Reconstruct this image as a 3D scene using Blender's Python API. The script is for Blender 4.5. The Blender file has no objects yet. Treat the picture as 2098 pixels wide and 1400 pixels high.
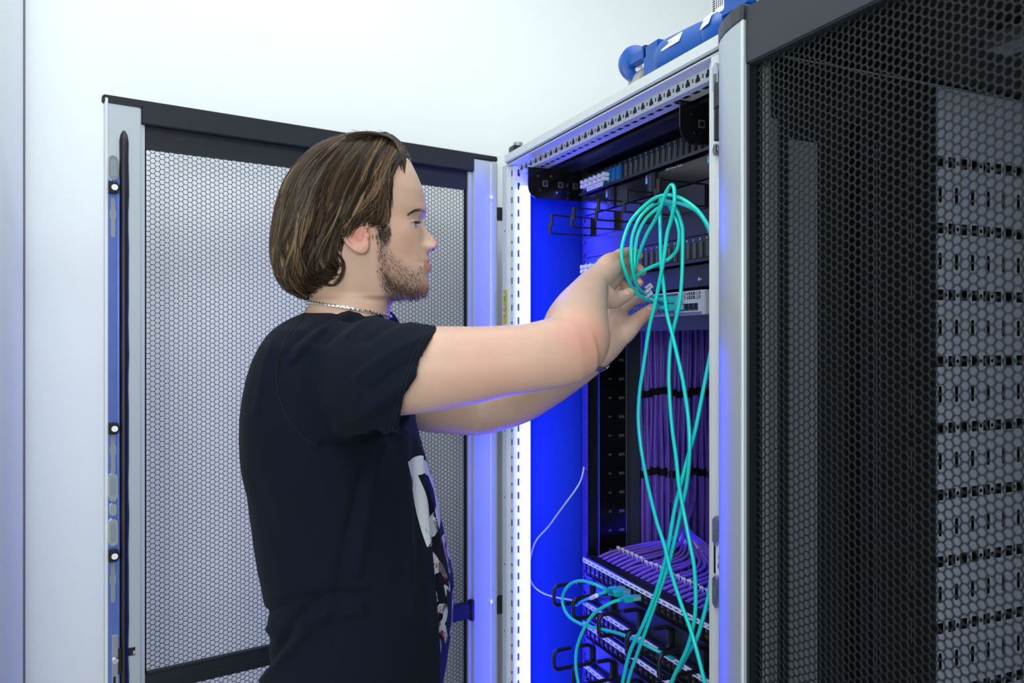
import bpy, bmesh, math, random
import numpy as np
from mathutils import Vector, Matrix
from mathutils.bvhtree import BVHTree

random.seed(7)
rng = np.random.default_rng(7)
SC = bpy.context.scene
COL = SC.collection
PI = math.pi

# ------------------------------------------------------------------ camera
# world axes: +X runs along the rack fronts towards the camera, +Y runs into the racks, Z up
F_PX, CX, CY = 1580.0, 1049.0, 700.0
CS, CD, CZ = 1.669, -0.70, 1.57
_n = math.hypot(.3987, .9171)
SA, CA = .3987 / _n, .9171 / _n
cam_d = bpy.data.cameras.new('camera')
cam_d.sensor_width = 36.0
cam_d.lens = 36.0 * F_PX / 2098.0
cam_d.clip_start = 0.05
cam_d.dof.use_dof = True
cam_d.dof.focus_distance = 1.25
cam_d.dof.aperture_fstop = 5.0
cam = bpy.data.objects.new('camera', cam_d)
COL.objects.link(cam)
fw = Vector((-CA, SA, 0)); rt = Vector((SA, CA, 0)); up = Vector((0, 0, 1))
cam.matrix_world = Matrix(((rt.x, up.x, -fw.x, CS), (rt.y, up.y, -fw.y, CD), (rt.z, up.z, -fw.z, CZ), (0, 0, 0, 1)))
SC.camera = cam

# ------------------------------------------------------------------ world, lamps, exposure
SC.view_settings.view_transform = 'Standard'
SC.view_settings.look = 'None'
SC.view_settings.gamma = 1.0
SC.view_settings.exposure = 0.0
SC.view_settings.use_curve_mapping = False
w = bpy.data.worlds.new('room_light'); SC.world = w
w.use_nodes = True
w.node_tree.nodes['Background'].inputs[0].default_value = (.88, .975, .98, 1)
w.node_tree.nodes['Background'].inputs[1].default_value = 0.38

def area_light(name, loc, target, size, sizey, energy, color=(1, 1, 1)):
    l = bpy.data.lights.new(name, 'AREA'); l.shape = 'RECTANGLE'
    l.size = size; l.size_y = sizey; l.energy = energy; l.color = color
    o = bpy.data.objects.new(name, l); COL.objects.link(o)
    o.location = loc
    o.rotation_euler = (Vector(target) - Vector(loc)).to_track_quat('-Z', 'Y').to_euler()
    return o
area_light('ceiling_lamp_light', (1.55, -.95, 2.86), (1.55, -.95, 0), 1.2, .6, 8, (.93, .97, 1))
area_light('ceiling_lamp_light', (.42, -.52, 2.86), (.42, -.52, 0), .5, .8, 4.5, (.93, .97, 1))
area_light('ceiling_lamp_light', (.95, .62, 2.86), (.95, .62, 0), .6, 1.2, 6, (.93, .97, 1))  # extra lamp added overhead to brighten the wall above the rack
area_light('fill_light', (3.3, -1.35, 1.45), (.3, -.3, 1.4), 1.7, 2.3, 28, (.95, .98, 1))  # soft fill added behind the camera; no window stands there
area_light('photo_lamp_light', (2.15, -1.02, 1.76), (.8, .25, 1.45), .28, .28, 8, (.97, .99, 1))

# ------------------------------------------------------------------ pixel helpers: a sight line met at a stated depth or plane
def ray(px, py):
    x = (px - CX) / F_PX; z = (CY - py) / F_PX
    return Vector((SA * x - CA, CA * x + SA, z))
CAMP = Vector((CS, CD, CZ))
def at(px, py, Y): return CAMP + ray(px, py) * Y
def on_d(px, py, d):
    r = ray(px, py); return CAMP + r * ((d - CD) / r.y)
def on_s(px, py, s):
    r = ray(px, py); return CAMP + r * ((s - CS) / r.x)

# ------------------------------------------------------------------ materials
def lin(c):
    return tuple(((v / 255.0) / 12.92 if v / 255.0 <= .04045 else ((v / 255.0 + .055) / 1.055) ** 2.4) for v in c)
MATS = {}
def mat(name, rgb, rough=.5, metal=0.0, noise=.0, nscale=40, bump=0.0, spec=.5, emit=None, estr=0.0, coat=0.0, sss=0.0):
    if name in MATS: return MATS[name]
    m = bpy.data.materials.new(name); m.use_nodes = True
    nt = m.node_tree; b = nt.nodes['Principled BSDF']
    c = lin(rgb)
    b.inputs['Base Color'].default_value = (*c, 1)
    b.inputs['Roughness'].default_value = rough
    b.inputs['Metallic'].default_value = metal
    b.inputs['Specular IOR Level'].default_value = spec
    if coat: b.inputs['Coat Weight'].default_value = coat
    if sss:
        b.inputs['Subsurface Weight'].default_value = sss
        b.inputs['Subsurface Radius'].default_value = (.012, .005, .003)
        b.inputs['Subsurface Scale'].default_value = .6
    tc = nt.nodes.new('ShaderNodeTexCoord')
    nz = nt.nodes.new('ShaderNodeTexNoise'); nz.inputs['Scale'].default_value = nscale
    nz.inputs['Detail'].default_value = 4
    nt.links.new(tc.outputs['Object'], nz.inputs['Vector'])
    if noise:
        mx = nt.nodes.new('ShaderNodeMix'); mx.data_type = 'RGBA'
        mx.inputs[6].default_value = (*[v * (1 - noise) for v in c], 1)
        mx.inputs[7].default_value = (*[min(1, v * (1 + noise)) for v in c], 1)
        nt.links.new(nz.outputs['Fac'], mx.inputs[0])
        nt.links.new(mx.outputs[2], b.inputs['Base Color'])
    if bump:
        bp = nt.nodes.new('ShaderNodeBump'); bp.inputs['Strength'].default_value = bump
        bp.inputs['Distance'].default_value = .002
        nt.links.new(nz.outputs['Fac'], bp.inputs['Height'])
        nt.links.new(bp.outputs['Normal'], b.inputs['Normal'])
    if emit:
        b.inputs['Emission Color'].default_value = (*emit, 1)
        b.inputs['Emission Strength'].default_value = estr
    MATS[name] = m
    return m
mat('wall_paint', (229, 235, 234), .85, noise=.02, nscale=3, bump=.06)
mat('rack_grey', (214, 222, 222), .45, noise=.03, nscale=8)
mat('aluminium', (184, 194, 199), .38, .35, noise=.03, nscale=12)
mat('aluminium_bright', (226, 232, 234), .3, .3)
mat('zinc', (175, 182, 190), .28, .85, noise=.1, nscale=60)
mat('zinc_led_tint', (118, 142, 220), .25, .85, noise=.12, nscale=60)  # zinc with the LED's blue reflection mixed into its colour
mat('chrome', (220, 224, 228), .12, 1.0)
mat('door_dark', (25, 30, 36), .5, noise=.05, nscale=10, spec=.35)
mat('door_black', (40, 46, 53), .45, noise=.05, nscale=10)
mat('mesh_black', (13, 17, 20), .6, spec=.25)
mat('mesh_steel', (15, 19, 22), .5, spec=.35)
mat('black_steel', (18, 20, 24), .38, noise=.1, nscale=20)
mat('black_gloss', (16, 17, 20), .16, noise=.05, nscale=20)
mat('black_matt', (14, 15, 17), .75)
mat('rubber', (17, 20, 24), .42, bump=.1, nscale=200)
mat('panel_black', (24, 27, 32), .33, noise=.06, nscale=30)
mat('port_dark', (7, 7, 8), .5)
mat('slat_grey', (98, 104, 110), .5)
mat('gold', (190, 150, 70), .3, .9)
mat('white_plastic', (236, 240, 242), .45)
mat('lc_white', (242, 244, 246), .4)
mat('adapter_blue', (20, 110, 190), .4)
mat('paper', (240, 243, 246), .7)
mat('ink', (20, 22, 28), .7)
mat('ink_white', (235, 240, 245), .6)
mat('sticker_magenta', (205, 40, 130), .5)
mat('sticker_cyan', (80, 200, 225), .5)
mat('teal_pvc', (6, 214, 196), .3, noise=.05, nscale=30, spec=.6)
mat('teal_boot', (10, 190, 185), .4)
mat('purple_pvc', (138, 104, 236), .26, noise=.08, nscale=30)
mat('grey_pvc', (198, 206, 220), .4)
mat('clear_plug', (120, 190, 210), .15, spec=.6)
mat('velcro', (14, 13, 16), .9, bump=.6, nscale=400)
mat('cee_blue', (0, 80, 166), .36, noise=.04, nscale=20)
mat('cee_grey', (168, 170, 164), .5)
mat('floor_vinyl', (206, 209, 208), .4, noise=.06, nscale=5)
mat('ceiling_tile', (238, 240, 240), .9, bump=.2, nscale=90)
mat('lamp_diffuser', (255, 255, 255), .5, emit=(.95, .98, 1), estr=2.0)
mat('led_blue', (240, 245, 255), .4, emit=(1.0, 1.2, 52.0), estr=1.0)
mat('yellow_label', (205, 190, 30), .6)
mat('label_blue', (60, 80, 190), .6)
mat('perforated_grey', (208, 224, 245), .4)
mat('glass_switch', (186, 194, 200), .42)
mat('interior_grey', (128, 138, 146), .5, noise=.05, nscale=6)
mat('side_blue_glow', (22, 62, 150), .5, noise=.05, nscale=6)  # the LED tube's blue glow is put into the sheet's colour
mat('side_dark', (58, 66, 76), .5, noise=.05, nscale=6)
mat('interior_dark', (28, 34, 38), .55, noise=.1, nscale=6)
mat('shoe_black', (25, 25, 27), .5)
mat('denim', (38, 44, 58), .85, noise=.12, nscale=150, bump=.2)
mat('leather_trim', (30, 30, 34), .6)

# ------------------------------------------------------------------ mesh builder
class MB:
    """collects shapes (each with a material slot) and links them as ONE mesh object"""
    def __init__(self): self.v = []; self.f = []; self.m = []; self.mats = []
    def slot(self, m):
        if m not in self.mats: self.mats.append(m)
        return self.mats.index(m)
    def add(self, vs, fs, m=None):
        o = len(self.v); k = self.slot(m)
        self.v.extend([tuple(p) for p in vs])
        for f in fs: self.f.append([i + o for i in f]); self.m.append(k)
        return self
    def box(self, x0, x1, y0, y1, z0, z1, m=None, c=0.0):
        if c <= 0:
            vs = [(x, y, z) for x in (x0, x1) for y in (y0, y1) for z in (z0, z1)]
            return self.add(vs, [(0, 1, 3, 2), (4, 6, 7, 5), (0, 4, 5, 1), (2, 3, 7, 6), (0, 2, 6, 4), (1, 5, 7, 3)], m)
        # box with chamfered edges
        b = bmesh.new()
        bmesh.ops.create_cube(b, size=1)
        for vv in b.verts:
            vv.co = Vector(((x0 + x1) / 2 + vv.co.x * (x1 - x0), (y0 + y1) / 2 + vv.co.y * (y1 - y0), (z0 + z1) / 2 + vv.co.z * (z1 - z0)))
        bmesh.ops.bevel(b, geom=b.edges[:], offset=c, segments=2, affect='EDGES')
        return self.bm(b, m)
    def bm(self, b, m=None, M=None):
        b.verts.index_update()
        vs = [(M @ v.co) if M else v.co.copy() for v in b.verts]
        fs = [[v.index for v in f.verts] for f in b.faces]
        b.free()
        return self.add(vs, fs, m)
    def obox(self, c, ax, ay, az, hx, hy, hz, m=None, ch=0.0):
        """box with its own axes"""
        b = MB(); b.box(-hx, hx, -hy, hy, -hz, hz, m, ch)
        ax, ay, az, c = Vector(ax), Vector(ay), Vector(az), Vector(c)
        return self.add([c + ax * p[0] + ay * p[1] + az * p[2] for p in b.v], b.f, m)
    def tube(self, pts, r, n=8, m=None, caps=True, flat=1.0):
        pts = [Vector(p) for p in pts]
        rs = list(r) if hasattr(r, '__len__') else [r] * len(pts)
        T = []
        for i in range(len(pts)):
            a = pts[max(i - 1, 0)]; b = pts[min(i + 1, len(pts) - 1)]
            t = (b - a); T.append(t.normalized() if t.length > 1e-9 else Vector((0, 0, 1)))
        ref = Vector((0, 0, 1)) if abs(T[0].z) < .9 else Vector((1, 0, 0))
        N = (ref - T[0] * ref.dot(T[0])).normalized()
        vs = []; fs = []
        for i, p in enumerate(pts):
            N = N - T[i] * N.dot(T[i])
            N = N.normalized() if N.length > 1e-6 else T[i].orthogonal().normalized()
            B = T[i].cross(N)
            for k in range(n):
                a = 2 * PI * k / n
                vs.append(p + (N * math.cos(a) + B * math.sin(a) * flat) * rs[i])
        for i in range(len(pts) - 1):
            for k in range(n):
                a = i * n + k; b = i * n + (k + 1) % n
                fs.append((a, b, b + n, a + n))
        if caps:
            fs.append(tuple(reversed(range(n)))); fs.append(tuple(range((len(pts) - 1) * n, len(pts) * n)))
        return self.add(vs, fs, m)
    def cyl(self, a, b, r, n=16, m=None, r2=None):
        return self.tube([a, b], [r, r if r2 is None else r2], n, m)
    def prism(self, poly, axis_u, axis_v, origin, depth_vec, m=None):
        """poly (u,v) list extruded along depth_vec"""
        U, V, O, D = Vector(axis_u), Vector(axis_v), Vector(origin), Vector(depth_vec)
        n = len(poly)
        a = [O + U * p[0] + V * p[1] for p in poly]
        vs = a + [p + D for p in a]
        fs = [tuple(range(n)), tuple(reversed(range(n, 2 * n)))] + [(i, i + n, (i + 1) % n + n, (i + 1) % n) for i in range(n)]
        return self.add(vs, fs, m)
    def sphere(self, c, r, m=None, n=12, sc=(1, 1, 1)):
        b = bmesh.new(); bmesh.ops.create_uvsphere(b, u_segments=n, v_segments=max(6, n // 2 + 2), radius=1)
        for v in b.verts: v.co = Vector(c) + Vector((v.co.x * r * sc[0], v.co.y * r * sc[1], v.co.z * r * sc[2]))
        return self.bm(b, m)
    def mesh(self, name):
        me = bpy.data.meshes.new(name)
        me.from_pydata([tuple(p) for p in self.v], [], self.f)
        for k in self.mats: me.materials.append(MATS[k] if isinstance(k, str) else k)
        if len(self.mats) > 1: me.polygons.foreach_set('material_index', self.m)
        me.update()
        return me
    def build(self, name, parent=None, smooth=False, fix=True, bevel=0.0):
        me = self.mesh(name)
        if fix:
            b = bmesh.new(); b.from_mesh(me)
            bmesh.ops.recalc_face_normals(b, faces=b.faces[:]); b.to_mesh(me); b.free()
        return link(name, me, parent, smooth, bevel)
def smooth_by_angle(me, ang=40):
    try:
        me.polygons.foreach_set('use_smooth', [True] * len(me.polygons))
        me.set_sharp_from_angle(angle=math.radians(ang))
    except Exception: pass
def link(name, me, parent=None, smooth=False, bevel=0.0):
    o = bpy.data.objects.new(name, me); COL.objects.link(o)
    if smooth: smooth_by_angle(me, 45 if smooth is True else smooth)
    if bevel:
        md = o.modifiers.new('bevel', 'BEVEL'); md.width = bevel; md.segments = 2; md.limit_method = 'ANGLE'
    if parent is not None: put(o, parent)
    return o
def chain_loc(p):
    M = Vector((0, 0, 0))
    while p is not None:
        M += p.location + p.matrix_parent_inverse.translation; p = p.parent
    return M
def put(o, parent):
    o.parent = parent
    o.matrix_parent_inverse = Matrix.Translation(-chain_loc(parent))
def tag(o, label=None, cat=None, group=None, kind=None):
    if label: o['label'] = label
    if cat: o['category'] = cat
    if group: o['group'] = group
    if kind: o['kind'] = kind
    return o
def thing(name, label, cat, loc=(0, 0, 0), group=None):
    o = bpy.data.objects.new(name, None); o.empty_display_size = .05
    COL.objects.link(o); o.location = loc
    return tag(o, label, cat, group)
def copy_part(src, parent, dv):
    c = src.copy(); COL.objects.link(c)
    c.parent = parent; c.matrix_parent_inverse = Matrix.Translation(-chain_loc(parent))
    c.location = Vector(src.location) + Vector(dv)
    return c
def spline(P, n):
    """Catmull-Rom through P, n points evenly by arc length"""
    P = [Vector(p) for p in P]
    if len(P) == 2: return [P[0].lerp(P[1], i / (n - 1)) for i in range(n)]
    Q = [P[0] * 2 - P[1]] + P + [P[-1] * 2 - P[-2]]
    D = []
    for i in range(1, len(Q) - 2):
        a, b, c, d = Q[i - 1], Q[i], Q[i + 1], Q[i + 2]
        for k in range(16):
            t = k / 16
            D.append(.5 * ((2 * b) + (c - a) * t + (2 * a - 5 * b + 4 * c - d) * t * t + (3 * b - a - 3 * c + d) * t ** 3))
    D.append(P[-1])
    L = [0]
    for i in range(1, len(D)): L.append(L[-1] + (D[i] - D[i - 1]).length)
    out = []; j = 0
    for i in range(n):
        t = L[-1] * i / (n - 1)
        while j < len(L) - 2 and L[j + 1] < t: j += 1
        s = (t - L[j]) / max(1e-9, L[j + 1] - L[j])
        out.append(D[j].lerp(D[j + 1], min(1, s)))
    return out
_glyph = {}
def text_geo(s, size, bold=0.0):
    k = (s, size, bold)
    if k not in _glyph:
        cu = bpy.data.curves.new('t', 'FONT'); cu.body = s; cu.size = size; cu.align_x = 'CENTER'; cu.align_y = 'CENTER'
        cu.resolution_u = 2; cu.offset = bold
        o = bpy.data.objects.new('t', cu); COL.objects.link(o)
        dg = bpy.context.evaluated_depsgraph_get()
        me = bpy.data.meshes.new_from_object(o.evaluated_get(dg))
        _glyph[k] = ([v.co.copy() for v in me.vertices], [list(p.vertices) for p in me.polygons])
        bpy.data.objects.remove(o); bpy.data.curves.remove(cu); bpy.data.meshes.remove(me)
    return _glyph[k]
def add_text(mb, s, size, O, U, V, m='ink'):
    vs, fs = text_geo(s, size)
    U, V, O = Vector(U), Vector(V), Vector(O)
    mb.add([O + U * p.x + V * p.y for p in vs], fs, m)
def rounded(w, h, r, n=4):
    """rounded rectangle outline, centred"""
    out = []
    for cx, cy, a0 in ((w / 2 - r, h / 2 - r, 0), (-w / 2 + r, h / 2 - r, 90), (-w / 2 + r, -h / 2 + r, 180), (w / 2 - r, -h / 2 + r, 270)):
        for k in range(n + 1):
            a = math.radians(a0 + 90 * k / n); out.append((cx + r * math.cos(a), cy + r * math.sin(a)))
    return out
def hex_sheet(O, U, V, N, w, h, pitch, gap, thick, m):
    """perforated sheet metal: every hexagonal hole is real; flat-top cells"""
    R = pitch / math.sqrt(3); r = (pitch - gap) / math.sqrt(3)
    dx = 1.5 * R; nx = int(w / dx); ny = int(h / pitch)
    ang = np.arange(6) * PI / 3
    oc = np.stack([np.cos(ang), np.sin(ang)], 1)
    I, J = np.meshgrid(np.arange(nx), np.arange(ny), indexing='ij')
    cx = (I + .5) * dx + (w - nx * dx) / 2; cy = (J + .5 + .5 * (I % 2)) * pitch
    C = np.stack([cx.ravel(), cy.ravel()], 1)
    n = len(C)
    P = np.zeros((n, 18, 3))
    P[:, 0:6, :2] = C[:, None] + oc * R
    P[:, 6:12, :2] = C[:, None] + oc * r
    P[:, 12:18, :2] = C[:, None] + oc * r; P[:, 12:18, 2] = -thick
    P = P.reshape(-1, 3)
    W = np.array(O)[None] + P[:, 0:1] * np.array(U)[None] + P[:, 1:2] * np.array(V)[None] + P[:, 2:3] * np.array(N)[None]
    base = (np.arange(n) * 18)[:, None, None]
    k = np.arange(6); k2 = (k + 1) % 6
    q1 = np.stack([k, k2, 6 + k2, 6 + k], 1); q2 = np.stack([6 + k, 6 + k2, 12 + k2, 12 + k], 1)
    Q = (np.concatenate([q1, q2])[None] + base).reshape(-1, 4)
    me = bpy.data.meshes.new('hex_mesh')
    me.vertices.add(len(W)); me.vertices.foreach_set('co', W.ravel())
    me.loops.add(Q.size); me.loops.foreach_set('vertex_index', Q.ravel())
    me.polygons.add(len(Q)); me.polygons.foreach_set('loop_start', np.arange(0, Q.size, 4)); me.polygons.foreach_set('loop_total', np.full(len(Q), 4))
    me.update(calc_edges=True)
    me.materials.append(MATS[m])
    return me

# ------------------------------------------------------------------ setting
def struct(name, mb, **k):
    return tag(mb.build(name, **k), kind='structure')
WALL_S = -.16
struct('floor', MB().box(-1.2, 4.2, -3.6, 2.2, -.1, 0, 'floor_vinyl'))
struct('wall_back', MB().box(WALL_S - .12, WALL_S, -3.6, 2.2, 0, 2.9, 'wall_paint'))
struct('wall_left', MB().box(WALL_S - .12, .12, -1.24, -.985, 0, 2.9, 'wall_paint'))
struct('baseboard_back', MB().box(WALL_S, WALL_S + .012, -.985, 2.2, 0, .08, 'rack_grey'))
struct('ceiling', MB().box(-1.2, 4.2, -3.6, 2.2, 2.9, 3.0, 'ceiling_tile'))
for i, (x, y, a, b) in enumerate(((1.55, -.95, .6, .3), (.42, -.52, .25, .4), (.95, .62, .3, .6))):
    t = thing('ceiling_lamp', ('long ceiling light panel above the rack aisle', 'ceiling light panel near the white end wall', 'added ceiling light panel over the racks, brightening the wall')[i], 'lamp', (x, y, 2.9), 'ceiling light panels')
    MB().box(x - a, x + a, y - b, y + b, 2.875, 2.9, 'white_plastic').build('lamp_frame', t)
    MB().box(x - a + .02, x + a - .02, y - b + .02, y + b - .02, 2.868, 2.875, 'lamp_diffuser').build('diffuser', t)
struct('trim_1', MB().box(WALL_S, WALL_S + .003, -.985, -.982, 0, 2.9, 'slat_grey'))
# ------------------------------------------------------------------ the open rack
R_D = .132           # depth of the 19-inch mounting plane behind the rack front
rack = thing('server_rack', 'open light grey network rack with blue light inside, nearest the white end wall', 'server rack', (.4, .5, 0))
def post(name, s0, s1, inner, parent, mirror=False, blue=False):
    """frame post: folded profile with a front lip, a set-back web and rows of punched slots"""
    mb = MB(); sg = -1 if mirror else 1
    a = s0 if not mirror else s1
    mb.box(min(a, a + sg * .030), max(a, a + sg * .030), 0, .05, .02, 1.978, 'rack_grey', .002)
    mb.box(min(a + sg * .030, a + sg * .045), max(a + sg * .030, a + sg * .045), .009, .05, .02, 1.975, 'rack_grey', .0015)
    o = mb.build(name, parent, smooth=True)
    if mirror: return o
    holes = MB()
    xs = a + sg * .0452
    for k in range(62):
        z = .06 + k * .031
        holes.box(min(a + sg * .036, a + sg * .041), max(a + sg * .036, a + sg * .041), .0082, .0092, z, z + (.014 if k % 2 else .006), 'port_dark')
        holes.box(min(xs, xs - sg * .001), max(xs, xs - sg * .001), .020, .026, z, z + .016, 'port_dark')
        if k % 5 == 2: holes.cyl((a + sg * .017, -.0004, z), (a + sg * .017, .0006, z), .0022, 10, 'port_dark')
    tag(holes.build('slot_row', o), kind='stuff')
    return o
pl = post('front_post', 0, .045, 1, rack)
pr = post('front_post', .755, .8, 1, rack, True)
for s0 in (0, .755): MB().box(s0, s0 + .045, .95, 1.0, .02, 1.975, 'rack_grey', .002).build('rear_post', rack)
# yellow pictogram label on the left post
yl = MB(); yl.box(.010, .0300, -.0006, 0, 1.612, 1.690, 'yellow_label')
yo = yl.build('warning_label', pl)
pic = MB()
for z in (1.678, 1.650, 1.634):
    pic.cyl((.0165, -.0012, z), (.0165, -.0004, z), .0062, 20, 'ink')
    pic.cyl((.0165, -.0016, z), (.0165, -.0010, z), .0052, 20, 'white_plastic')
    pic.sphere((.0165, -.0016, z + .0015), .0016, 'ink', 8, (1, .3, 1)); pic.box(.0145, .0185, -.0021, -.0014, z - .004, z - .0005, 'label_blue')
for z in (1.663, 1.6665):
    pic.box(.0115, .0145, -.001, -.0005, z, z + .0012, 'ink'); pic.box(.0185, .0225, -.001, -.0005, z, z + .0012, 'ink')
pic.build('pictogram', pl)
# top front beam: lip, sloped recess, keyhole band, underside flange
tr = MB()
tr.box(0, .8, 0, .026, 1.9765, 1.9795, 'rack_grey', .0008)
tr.box(0, .8, .024, .028, 1.961, 1.978, 'rack_grey')
tr.box(0, .8, .024, .062, 1.9575, 1.961, 'rack_grey', .0008)
tr.box(0, .8, .058, .062, 1.961, 1.978, 'rack_grey')
trb = tr.build('top_beam', rack)
pz = 1.9685
kh = MB(); kh.prism([(-.0052, -.0055), (.0052, -.0055), (.0052, .000), (.0022, .0015), (.0022, .0055), (-.0022, .0055), (-.0022, .0015), (-.0052, 0)], (1, 0, 0), (0, 0, 1), (0, .0232, pz), (0, .001, 0), 'port_dark')
k0 = kh.build('keyhole_slot', trb)
slot_d = MB().box(-.0011, .0011, .0234, .0244, pz - .003, pz + .003, 'port_dark').build('small_slot', trb)
und = MB(); und.prism(rounded(.016, .008, .003), (1, 0, 0), (0, 1, 0), (0, .040, 1.9568), (0, 0, .0010), 'zinc')
und.box(-.004, .004, .037, .043, 1.9564, 1.9572, 'port_dark')
u0 = und.build('cage_hole', trb)
for k in range(28):
    if k == 0:
        for o in (k0, u0): o.location = (.060, 0, 0)
        slot_d.location = (.0725, 0, 0)
    else:
        copy_part(k0, trb, (.025 * k, 0, 0)); copy_part(slot_d, trb, (.025 * k, 0, 0)); copy_part(u0, trb, (.025 * k, 0, 0))
# roof sheet, side sheets, back, floor pan
MB().box(.024, .8, -.004, 1.0, 1.9825, 2.002, 'rack_grey', .002).build('roof_panel', rack)
MB().box(.026, .8, .002, .998, 1.979, 1.9826, 'port_dark').build('roof_gasket', rack)
MB().box(.001, .004, .05, .95, .02, 1.975, 'side_blue_glow').build('side_panel', rack)
MB().box(.788, .7905, .05, .95, .02, 1.975, 'interior_dark').build('side_panel', rack)
MB().box(.045, .755, .985, .99, .02, 1.975, 'interior_dark').build('rear_panel', rack)
MB().box(.0, .8, .0, 1.0, .0, .02, 'black_steel').build('floor_panel', rack)
# cable tray under the roof (black), with its two hanging corner brackets
MB().box(.05, .75, .07, .95, 1.950, 1.956, 'black_steel').build('ceiling_tray', rack)
MB().box(.15, .64, .10, .104, 1.943, 1.955, 'black_steel').build('ceiling_lip', rack)
def corner_bracket(s, d0, d1, lab):
    W = d1 - d0; H = .068; r = .026
    outl = [(0, 0), (0, -H + r)] + [(r - r * math.cos(a), -H + r - r * math.sin(a)) for a in (.3, .6, .9, 1.2, 1.57)] + [(W, -H), (W, 0)]
    mb = MB(); mb.prism(outl, (0, 1, 0), (0, 0, 1), (s - .002, d0, 1.955), (.002, 0, 0), 'black_gloss')
    mb.box(s - .014, s, d0, d1, 1.953, 1.955, 'black_gloss'); mb.box(s - .002, s + .008, d0 + r, d1, 1.955 - H, 1.9565 - H, 'black_gloss')
    o = mb.build('corner_bracket', rack)
    h = MB()
    for u, v in ((.024, -.018), (.056, -.016), (.03, -.048), (.070, -.052), (.1, -.05), (.13, -.02)):
        h.cyl((s - .0004, d0 + u, 1.955 + v), (s + .0012, d0 + u, 1.955 + v), .0026, 10, 'chrome')
    for u in (.036, .074, .112):
        h.box(s - .0002, s + .0006, d0 + u, d0 + u + .012, 1.955 - .040, 1.955 - .027, 'zinc'); h.box(s + .0004, s + .0009, d0 + u + .002, d0 + u + .010, 1.955 - .038, 1.955 - .029, 'port_dark')
    h.build('bracket_hardware', o)
corner_bracket(.125, .010, .30, '')
corner_bracket(.648, .036, .30, '')
MB().prism([(.006 * math.cos(a) * .6, .014 * math.sin(a)) for a in np.linspace(0, 2 * PI, 17)[:-1]], (1, 0, 0), (0, 0, 1), (.7535, .014, 1.918), (0, .001, 0), 'yellow_label').build('round_label', rack)
# 19-inch rails with punched square holes and screws
def rail(s0, s1, d, parent, name='mounting_rail', m='rack_grey', depth=.04, step=.0148):
    mb = MB(); mb.box(s0, s1, d, d + .002, .06, 1.95, m); mb.box(s0, s0 + .002, d, d + depth, .06, 1.95, m)
    o = mb.build(name, parent)
    h = MB(); c = (s0 + s1) / 2
    for k in range(int(1.86 / step)):
        z = .075 + k * step
        h.box(c - .0048, c + .0048, d - .0005, d + .0004, z, z + .0092, 'port_dark')
        h.box(s0 - .0004, s0 + .0006, d + .012, d + .02, z, z + .0092, 'port_dark')
    tag(h.build('hole_row', o), kind='stuff'); return o
rail(.140, .1690, R_D + .003, rack, m='panel_black')
rail(.631, .660, R_D + .003, rack, m='panel_black')
rail(.140, .169, .72, rack, m='black_steel'); rail(.631, .66, .72, rack, m='black_steel')
# black vertical cable channel and grey air baffle along the left side, seen past the rail
vo = MB(); vo.box(.012, .10, .205, .208, .3, 1.60, 'black_gloss'); vo.box(.096, .1, .205, .278, .3, 1.60, 'black_gloss'); vo.box(.012, .016, .205, .278, .3, 1.6, 'black_steel')
voo = vo.build('cable_channel', rack)
e = MB(); e.box(.0995, .1012, .2025, .205, .3, 1.6, 'zinc'); e.box(.0995, .1012, .277, .279, .3, 1.6, 'zinc'); e.build('channel_edge', voo)
fin = MB().box(.1, .1008, .212, .272, 0, .0015, 'black_steel'); fin.box(.1006, .1022, .2585, .271, .006, .012, 'zinc'); fin.box(.1006, .1016, .23, .236, .008, .012, 'zinc')
f0 = fin.build('channel_finger', voo)
for k in range(28):
    if k == 0: f0.location = (0, 0, .36)
    else: copy_part(f0, voo, (0, 0, .0445 * k))
MB().box(.04, .075, .30, .335, .04, 1.93, 'side_dark', .004).build('air_baffle', rack)
MB().box(.078, .081, .42, .423, .04, 1.93, 'zinc').build('baffle_edge', rack)
# hinge hardware on the right post: zinc clips, hinge of the neighbouring door, striker plate
def clip(z0, z1):
    mb = MB(); c = (z0 + z1) / 2; h = z1 - z0
    mb.prism([(-.007, -h / 2 + .006), (0, -h / 2), (.006, -h / 2 + .012), (.006, h / 2 - .012), (0, h / 2), (-.007, h / 2 - .006)], (1, 0, 0), (0, 0, 1), (.790, -.007, c), (0, .007, 0), 'zinc')
    mb.prism([(-.0035, -h / 2 + .016), (.0025, -h / 2 + .016), (.0025, h / 2 - .016), (-.0035, h / 2 - .016)], (1, 0, 0), (0, 0, 1), (.790, -.0078, c), (0, .001, 0), 'slat_grey')
    mb.build('hinge_clip', rack, bevel=.0006)
clip(1.918, 1.962); clip(1.831, 1.848); clip(1.282, 1.325); clip(1.195, 1.242)
stp = MB().box(.785, .8, -.002, 0, 1.24, 1.285, 'white_plastic'); stp.cyl((.795, -.003, 1.255), (.795, -.001, 1.255), .005, 14, 'zinc'); stp.cyl((.795, -.003, 1.267), (.795, -.001, 1.267), .004, 14, 'zinc'); stp.box(.781, .785, -.0025, 0, 1.242, 1.283, 'black_steel')
stp.build('striker_plate', rack)
wl = MB().box(.789, .8, -.0012, 0, 1.73, 1.80, 'paper'); wl.cyl((.797, -.0018, 1.768), (.797, -.0008, 1.768), .006, 16, 'white_plastic'); wl.build('white_label', rack)

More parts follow.
